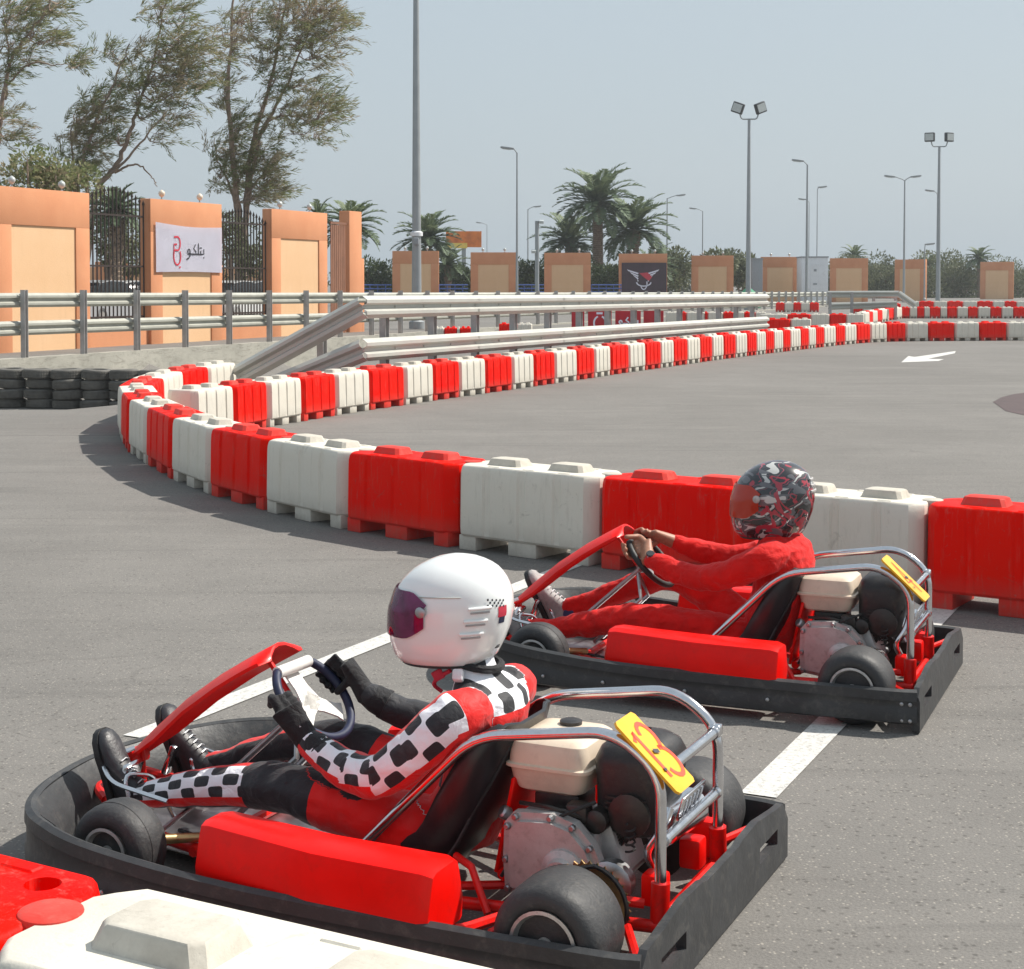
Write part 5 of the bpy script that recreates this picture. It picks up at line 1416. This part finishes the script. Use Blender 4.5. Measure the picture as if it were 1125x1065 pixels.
def helmet(parent, loc, rot, shell, visor_mat, s=1.0, decor=None, sz=1.0):
    m = Matrix.Translation(V(loc)) @ rot @ Matrix.Diagonal((s, s, s*sz, 1))
    zs = [-.150, -.145, -.125, -.105, -.088, -.07, -.06, -.045, -.02, 0, .02, .04, .058, .07, .085, .10, .114, .126, .136, .144, .149, .151]; N = 72
    bm = BM(); g = [[bm.verts.new(hpoint(2*PI*k/N, z)) for k in range(N)] for z in zs]
    def port(k, j):
        th = (2*PI*(k+.5)/N+PI) % (2*PI)-PI; zc = (zs[j]+zs[j+1])/2
        return abs(th) < R(62) and -.060 < zc < .050
    for j in range(len(zs)-1):
        for k in range(N):
            if not port(k, j): bm.faces.new((g[j][k], g[j][(k+1) % N], g[j+1][(k+1) % N], g[j+1][k]))
    bm.faces.new(g[-1])
    bmesh.ops.recalc_face_normals(bm, faces=bm.faces[:])
    bmesh.ops.solidify(bm, geom=bm.faces[:], thickness=.010)
    bmesh.ops.transform(bm, matrix=m, verts=bm.verts); H = obj('helmet', bm, shell, parent, sharp=50)
    # edge trim round the neck opening, padding inside
    bm = BM(); tube(bm, [hpoint(2*PI*k/40, -.148) for k in range(41)], .006, 6); bmesh.ops.transform(bm, matrix=m, verts=bm.verts); obj('edge_trim', bm, M['black_grip'], H)
    bm = BM(); rg = [[hpoint(2*PI*k/32, z)*.9 for k in range(32)] for z in (-.14, -.10, -.05, 0, .05, .09, .12)]; loft(bm, rg); bmesh.ops.transform(bm, matrix=m, verts=bm.verts); obj('padding', bm, M['seat'], H)
    # visor
    bm = BM(); vz = [-.066, -.05, -.03, -.01, .01, .03, .05, .064]; nv = 28
    g = [[bm.verts.new(hpoint(R(-80+160*k/nv), z*(1-.50*max(0, (abs(k-nv/2)/(nv/2)-.74)/.26)**1.5), .006)) for k in range(nv+1)] for z in vz]
    for j in range(len(vz)-1):
        for k in range(nv): bm.faces.new((g[j][k], g[j][k+1], g[j+1][k+1], g[j+1][k]))
    bmesh.ops.solidify(bm, geom=bm.faces[:], thickness=.0025); bmesh.ops.transform(bm, matrix=m, verts=bm.verts); vz_ = obj('visor', bm, visor_mat, H, sharp=50)
    for sg in (1, -1):
        bm = BM(); p = hpoint(R(sg*77), .012, .008); lathe(bm, [(.015, -.004), (.015, .002), (.011, .004), (.0005, .004)], p, V((.35, sg, .05)), 20); bmesh.ops.transform(bm, matrix=m, verts=bm.verts); obj('visor_pivot', bm, M['steel'] if decor else M['rim'], vz_, sharp=35)
    return H, m
mw = NT('white_helmet_shell'); mw.set(Base_Color=mw.ramp(mw.noise(mw.pos(), 3, 4, .5), [(.3, (.80, .82, .80)), (.7, (.86, .87, .86))]), Roughness=.22, Coat_Weight=.6, Coat_Roughness=.05)
mv = NT('purple_tinted_visor'); mv.set(Base_Color=mv.ramp(mv.noise(mv.pos(), 12, 3, .6, 1), [(.35, (.14, .015, .09)), (.65, (.30, .03, .17))]), Roughness=.06, Metallic=.35, Coat_Weight=1, Specular_IOR_Level=.9)
mc = NT('clear_reddish_visor'); mc.set(Base_Color=(.72, .07, .03), Roughness=.08, Coat_Weight=1)
md = NT('patterned_helmet_shell'); P_ = md.pos()
wv = md.n('ShaderNodeTexWave', {'Vector': md.n('ShaderNodeMapping', {'Vector': P_, 'Rotation': (0, .6, 0), 'Scale': (1, 1.5, 1.6)}).outputs[0], 'Scale': 3.2, 'Distortion': 7.0, 'Detail': 2.0, 'Detail Scale': 2.2}).outputs['Fac']
n2 = md.noise(md.pos((1, 1, 2.2)), 7, 2, .5, 1.6)
cc_ = md.ramp(wv, [(.0, (.02, .02, .024)), (.44, (.03, .03, .034)), (.47, (.40, .10, .14)), (.52, (.25, .03, .05)), (.56, (.035, .035, .04)), (.88, (.03, .03, .034)), (.93, (.5, .5, .48))], 'CONSTANT')
cc_ = md.mix(md.ramp(n2, [(.54, 0), (.56, 1)], 'CONSTANT'), cc_, (.11, .11, .12)); cc_ = md.mix(md.ramp(n2, [(.64, 0), (.65, 1)], 'CONSTANT'), cc_, (.5, .5, .48))
cc_ = md.mix(md.ramp(md.noise(P_, 8, 2, .5, 1.8), [(.56, 0), (.57, 1), (.64, 1), (.65, 0)], 'CONSTANT'), cc_, (.38, .03, .05))
md.set(Base_Color=cc_, Roughness=.25, Coat_Weight=.7, Coat_Roughness=.06)

RIMC, E1, E2, CV = V((.963, 0, .463)), V((0, 1, 0)), V((.666, 0, .746)), V((.746, 0, -.666))
def rimpt(a, q=.132): return RIMC+E1*math.sin(a)*q*1.03+E2*min(math.cos(a), .8)*q
def rimtan(a): return (rimpt(a+.05)-rimpt(a-.05)).normalized()
def boot(parent, ank, toe_dir, up_dir, s, mat, name='boot', cuffm=None):
    """shoe from the ankle; toe_dir from heel to toe, up_dir from sole to top"""
    bm = BM(); a = V(ank); d = V(toe_dir).normalized(); u = V(up_dir).normalized(); w = d.cross(u); rings = []
    for f, wd, hb, ht in ((-.07, .020, -.055, -.01), (-.06, .032, -.062, .03), (-.02, .036, -.064, .05), (.03, .036, -.064, .035), (.08, .038, -.065, .005), (.13, .043, -.066, -.012), (.17, .040, -.067, -.022), (.195, .028, -.066, -.032), (.205, .012, -.062, -.045)):
        pr = []
        for k in range(14):
            t_ = 2*PI*k/14; c, q = math.cos(t_), math.sin(t_); zz = (hb+ht)/2+(ht-hb)/2*math.copysign(abs(q)**.7, q); pr.append(a+(d*f+w*c*wd+u*zz)*s)
        rings.append(pr)
    loft(bm, rings); S = obj(name, bm, mat, parent, sharp=60)
    bm = BM(); rings = []
    for f, wd in ((-.073, .02), (-.06, .036), (0, .038), (.08, .040), (.13, .046), (.175, .042), (.20, .028), (.209, .01)):
        rings.append([a+(d*f+w*x*wd+u*z)*s for x, z in ((-1, -.052), (-1, -.072), (1, -.072), (1, -.052))])
    loft(bm, rings); obj('sole', bm, M['black_grip'], S)
    bm = BM()
    for k in range(5): f = .03+.018*k; z = .036-.55*(f-.03)+.003; tube(bm, [a+(d*f+w*-.018+u*z)*s, a+(d*(f+.006)+u*(z+.004))*s, a+(d*f+w*.018+u*z)*s], .0022, 5)
    obj('laces', bm, M['steel'] if mat == M['shoe_black'] else M['sock'], S)
    bm = BM(); lathe(bm, [(.034*s, -.01), (.040*s, 0), (.038*s, .03), (.032*s, .035)], a+u*.03*s-d*.02*s, u*.6-d*.5, 14); obj('collar', bm, cuffm or mat, S)
    return S

def driver_a():
    t = thing('person', 'person in white helmet and checkered racing suit seated in the near kart', 'person', KA[0], KA[1])
    bm = BM()
    torso_bm(bm, [(.505, .125, .10, .135, 0), (.50, .17, .115, .150, 0), (.475, .24, .105, .145, -.1), (.445, .32, .095, .135, -.2), (.425, .40, .095, .142, -.2), (.415, .47, .100, .158, -.15), (.418, .53, .095, .150, -.1), (.43, .57, .072, .105, 0), (.445, .60, .052, .062, .1), (.455, .635, .05, .055, .15)])
    chains = [(0, [(.50, 0, .15), (.43, 0, .35), (.43, 0, .60)], (1, 0, 0))]
    LA = [(.405, .130, .520, .064), (.435, .185, .505, .070), (.51, .230, .430, .064), (.60, .240, .358, .059), (.70, .222, .345, .056), (.80, .190, .365, .048), (.865, .170, .390, .040)]
    RA = [(.405, -.130, .520, .064), (.435, -.185, .505, .068), (.51, -.220, .445, .060), (.60, -.225, .375, .055), (.70, -.205, .375, .050), (.80, -.183, .400, .045), (.88, -.163, .440, .038)]
    for c, ref in ((LA, (-.45, .75, .55)), (RA, (-.45, -.75, .55))): chain_bm(bm, c); chains.append((1, [p[:3] for p in c], ref))
    for s, pts in ((1, [(.52, .085, .165, .092), (.66, .12, .195, .088), (.82, .15, .232, .079), (.97, .155, .250, .068), (1.10, .150, .235, .062), (1.25, .142, .205, .055), (1.40, .135, .17, .042), (1.455, .13, .155, .036)]),
                   (-1, [(.52, -.085, .165, .092), (.66, -.12, .21, .086), (.82, -.145, .262, .076), (.96, -.15, .295, .066), (1.09, -.148, .272, .060), (1.23, -.142, .232, .053), (1.37, -.135, .19, .036), (1.42, -.13, .175, .033)])):
        chain_bm(bm, pts); chains.append((2, [p[:3] for p in pts], (.15, s*.8, .50)))
    ball(bm, (.46, 0, .70), .085, (1, .85, 1.15))
    bm = remesh(bm, .0065, 6); wrinkle(bm, .0055, 13, 3, lambda p: 0 if p.z > .6 else 1)
    me = mesh_of(bm, 'body', M['suit'], 80); suit_attrs(me, chains); obj('body', me, None, t)
    # red piping on the shoulder and collar
    bm = BM(); tube(bm, [(.445+.062*math.cos(a), .064*math.sin(a), .618+.012*math.cos(a)) for a in [2*PI*k/20 for k in range(21)]], .011, 8); obj('collar', bm, M['glove'], t)
    bm = BM(); tube(bm, catmull([(.50, .055, .60), (.54, .05, .575), (.56, .035, .55), (.545, .02, .53)], 4), .006, 6); box(bm, (.535, .06, .585), (.03, .01, .028), rotm(0,.5,.4), bev=.003); obj('chin_strap', bm, M['logo_red'], t)
    bm = BM(); box(bm, (.455, .098, .60), (.028, .035, .03), rotm(.5, 0, .3), bev=.006); obj('shoulder_tab', bm, M['sock'], t)
    helmet_o, m = helmet(t, (.525, 0, .758), rotm(0, .03, .20), mw.m, mv.m, 1.025, decor=True, sz=.93)
    # vents: three slits behind the ear, and a small decal
    bm = BM()
    for k, (th, z) in enumerate(((128, .012), (124, -.022), (121, -.058))):
        for j in range(5):
            a, b = hpoint(R(th+(-9+j*4)), z-.004, .0008), hpoint(R(th+(-9+(j+1)*4)), z-.004, .0008)
            tube(bm, [a, b], .0028, 6)
    bmesh.ops.transform(bm, matrix=m, verts=bm.verts); obj('vent_slits', bm, M['galv_dark'], helmet_o)
    bm = BM()
    for k, (th, z) in enumerate(((128, .018), (124, -.016), (121, -.052))):
        pts = [hpoint(R(th+(-11+j*4)), z+.002, .002) for j in range(7)]; tube(bm, pts, .0042, 8)
    bmesh.ops.transform(bm, matrix=m, verts=bm.verts); obj('vent_lips', bm, mw.m, helmet_o)
    def patch(th0, th1, z0_, z1_, mat, nm):
        bm = BM(); g = [[bm.verts.new(hpoint(R(th0+(th1-th0)*i/3), z0_+(z1_-z0_)*j/3, .0012)) for i in range(4)] for j in range(4)]
        for j in range(3):
            for i in range(3): bm.faces.new((g[j][i], g[j][i+1], g[j+1][i+1], g[j+1][i]))
        bmesh.ops.transform(bm, matrix=m, verts=bm.verts); return bm
    bm = BM(); rr_ = random.Random(4)
    for i in range(9):
        for j in range(3):
            if (i+j) % 2: continue
            g = [bm.verts.new(m @ hpoint(R(136+i*2.6+a*2.0), .022+j*.008+b*.006-i*.001, .0012)) for a, b in ((0,0),(1,0),(1,1),(0,1))]; bm.faces.new(g)
    obj('decal', bm, M['ink'], helmet_o, smooth=False)
    obj('decal_patch', patch(150, 163, -.012, .018, 0, ''), M['logo_red'], helmet_o); obj('decal_patch', patch(152, 161, -.030, -.012, 0, ''), M['blue_grip'], helmet_o)
    bm = BM(); tube(bm, [hpoint(R(a), .052, .0015) for a in range(70, 114, 4)], .0016, 5); bmesh.ops.transform(bm, matrix=m, verts=bm.verts); obj('shell_seam', bm, M['galv'], helmet_o)
    # gloves
    for s, a, ch in ((1, R(92), LA), (-1, R(-74), RA)):
        bm = BM(); w = V(ch[-1][:3]); hand_bm(bm, rimpt(a), rimtan(a), w+V((.015, 0, .008)), .015, -1 if s > 0 else 1, 1.05, -1 if s > 0 else -1)
        e = V(ch[-2][:3]); d = (w-e).normalized(); tube(bm, [w-d*.055, w-d*.02, w+d*.012], [.043, .041, .032], 14)
        bm = remesh(bm, .0042, 2); gl = obj('glove', bm, M['glove'], t, sharp=80)
        bm = BM(); tube(bm, [w-d*.060, w-d*.048], [.0445, .0445], 16); obj('cuff', bm, M['glove'], gl)
        if s > 0:
            # small star-shaped mark on the back of the hand
            bm = BM(); o = (w+rimpt(a))*.5+V((0, .95, .3)).normalized()*.046; star = []
            for k in range(10): q = .021 if k % 2 == 0 else .010; star.append((q*1.5*math.cos(k*PI/5), q*math.sin(k*PI/5)))
            stroke(bm, star, .0045, o, (-1, 0, 0), (0, -.3, .95), .0, True); obj('star_mark', bm, M['sock'], gl, smooth=False)
    boot(t, (1.50, .125, .150), (.30, 0, .95), (-.95, 0, .30), .98, M['shoe_black'])
    boot(t, (1.455, -.125, .175), (.38, 0, .92), (-.92, 0, .38), .98, M['shoe_black'])
    return t
def driver_b():
    t = thing('person', 'person in red overalls and dark patterned helmet seated in the far kart', 'person', KB[0], KB[1])
    LA = [(.395, .145, .545, .064), (.425, .200, .530, .068), (.52, .225, .485, .061), (.64, .210, .443, .057), (.75, .18, .445, .051), (.86, .155, .468, .043), (.905, .140, .482, .038)]
    RA = [(.395, -.145, .545, .064), (.425, -.200, .530, .068), (.53, -.225, .49, .058), (.65, -.205, .465, .053), (.76, -.18, .475, .047), (.85, -.145, .505, .041), (.885, -.13, .518, .038)]
    LL = [(.50, .09, .17, .088), (.66, .13, .205, .082), (.84, .17, .235, .073), (.99, .17, .240, .064), (1.12, .16, .215, .057), (1.28, .145, .18, .052), (1.41, .135, .15, .047), (1.45, .13, .14, .046)]
    RL = [(.50, -.09, .17, .088), (.66, -.12, .25, .082), (.80, -.14, .335, .073), (.92, -.145, .375, .066), (1.04, -.145, .335, .058), (1.20, -.14, .265, .052), (1.34, -.135, .21, .047), (1.38, -.13, .195, .046)]
    secs = [(.475, .12, .105, .145, 0), (.47, .17, .12, .160, 0), (.445, .24, .12, .160, -.1), (.42, .32, .118, .160, -.2), (.40, .40, .12, .17, -.2), (.388, .48, .122, .185, -.15), (.392, .55, .110, .172, -.1), (.405, .60, .084, .122, 0), (.42, .625, .058, .070, .1)]
    # body: one continuous figure, seen at the hands and neck
    bm = BM(); k = .80
    torso_bm(bm, [(x, z, d*k, w*k, tl) for x, z, d, w, tl in secs]); chain_bm(bm, [(.40, 0, .56, .06), (.42, 0, .62, .058), (.435, 0, .70, .06)]); ball(bm, (.44, 0, .72), .088, (1, .82, 1.15))
    for c in (LA, RA, LL, RL): chain_bm(bm, [(*p[:3], p[3]*.72) for p in c])
    hands = BM()
    for s, a, ch in ((1, R(52), LA), (-1, R(-42), RA)):
        w = V(ch[-1][:3]); e = V(ch[-2][:3]); d = (w-e).normalized(); tube(bm, [w-d*.06, w+d*.03], [.030, .025], 12)
        hand_bm(bm, rimpt(a), rimtan(a), w+d*.03, .015, -1 if s > 0 else 1, 1.0, -1)
    bm = remesh(bm, .0042, 2); obj('body', bm, M['skin'], t, sharp=80)
    bm = BM(); torso_bm(bm, secs)
    for c in (LA, RA, LL, RL): chain_bm(bm, c)
    bm = remesh(bm, .0065, 5); wrinkle(bm, .0085, 10, 9); wrinkle(bm, .004, 24, 2)
    obj('overalls', bm, M['overall'], t, sharp=80)
    bm = BM(); tube(bm, [(.415+.062*math.cos(a), .066*math.sin(a), .622+.010*math.cos(a)) for a in [2*PI*k/20 for k in range(21)]], .012, 8); obj('shirt_collar', bm, M['sock'], t)
    bm = BM(); w = V(LA[-1][:3]); d = (w-V(LA[-2][:3])).normalized(); tube(bm, [w+d*.004, w+d*.016], [.0335, .0335], 18); wt = obj('wrist_watch', bm, M['chrome'], t)
    bm = BM(); q = w+d*.010+V((-.0, .018, .028)); lathe(bm, [(.017, 0), (.018, .004), (.015, .008), (.0005, .008)], q, (-.2, .55, .8), 20); obj('watch_face', bm, M['darkbox'], wt)
    H, m = helmet(t, (.440, 0, .752), rotm(0, .04, .10), md.m, mc.m, 1.03)
    bm = BM()
    for k in range(3): tube(bm, [hpoint(R(165-k*3+j*10), .075-k*.022, .002) for j in range(4)], .006, 6)
    bmesh.ops.transform(bm, matrix=m, verts=bm.verts); obj('rear_vent', bm, M['galv_dark'], H)
    boot(t, (1.50, .125, .145), (.42, 0, .90), (-.90, 0, .42), 1.05, M['shoe_grey'], 'shoe', M['denim'])
    boot(t, (1.425, -.125, .185), (.45, 0, .89), (-.89, 0, .45), 1.05, M['shoe_grey'], 'shoe', M['denim'])
    return t
driver_a(); driver_b()
# ------------------------------------------------------------------ dusty air
bm = BM(); box(bm, (0, 140, 10), (560, 320, 24)); hz = bpy.data.materials.new('dusty_air'); hz.use_nodes = True
hz.node_tree.nodes.clear(); vo = hz.node_tree.nodes.new('ShaderNodeVolumePrincipled'); mo = hz.node_tree.nodes.new('ShaderNodeOutputMaterial')
vo.inputs['Color'].default_value = (.86, .9, .92, 1); vo.inputs['Density'].default_value = .0005; vo.inputs['Anisotropy'].default_value = .3
hz.node_tree.links.new(vo.outputs[0], mo.inputs['Volume']); tag(obj('haze', bm, hz, smooth=False), kind='stuff')
# ------------------------------------------------------------------ sky, sun, camera
w = bpy.data.worlds.new('World'); scene.world = w; w.use_nodes = True
nt = w.node_tree; bg = nt.nodes['Background']
SUN = V((.90, .36, 0)).normalized(); EL = R(50)
sky = nt.nodes.new('ShaderNodeTexSky'); sky.sky_type = 'NISHITA'; sky.sun_disc = False
sky.sun_elevation = EL; sky.sun_rotation = math.atan2(SUN.x, SUN.y); sky.air_density = 1.3; sky.dust_density = 4.0; sky.ozone_density = 1.2; sky.altitude = 5
hsv = nt.nodes.new('ShaderNodeMix'); hsv.data_type = 'RGBA'; hsv.inputs[0].default_value = .75; hsv.inputs[7].default_value = (6.2, 7.2, 8.0, 1)
nt.links.new(sky.outputs[0], hsv.inputs[6]); nt.links.new(hsv.outputs[2], bg.inputs['Color']); bg.inputs['Strength'].default_value = .072
sl = bpy.data.lights.new('sun', 'SUN'); sl.energy = 4.5; sl.angle = R(.9); sl.color = (1, .95, .87)
so = bpy.data.objects.new('sun', sl); COL.objects.link(so)
dv = V((SUN.x*math.cos(EL), SUN.y*math.cos(EL), math.sin(EL))); so.rotation_euler = dv.to_track_quat('Z', 'Y').to_euler(); so.location = (20, 10, 30)
cam = bpy.data.cameras.new('camera'); co = bpy.data.objects.new('camera', cam); COL.objects.link(co); scene.camera = co
cam.sensor_fit = 'HORIZONTAL'; cam.sensor_width = 36; cam.lens = FPX/1125*36; co.location = (0, 0, CAMZ); co.rotation_euler = (PI/2-PITCH, 0, 0)
pp = HOR+FPX*math.tan(PITCH); cam.shift_y = -(532.5-pp)/1125; cam.shift_x = (562.5-CX)/1125
cam.clip_start = .05; cam.clip_end = 12000
scene.view_settings.view_transform = 'Standard'; scene.view_settings.look = 'None'; scene.view_settings.exposure = 0.41; scene.view_settings.gamma = 1
scene.render.resolution_x = 1024; scene.render.resolution_y = 969
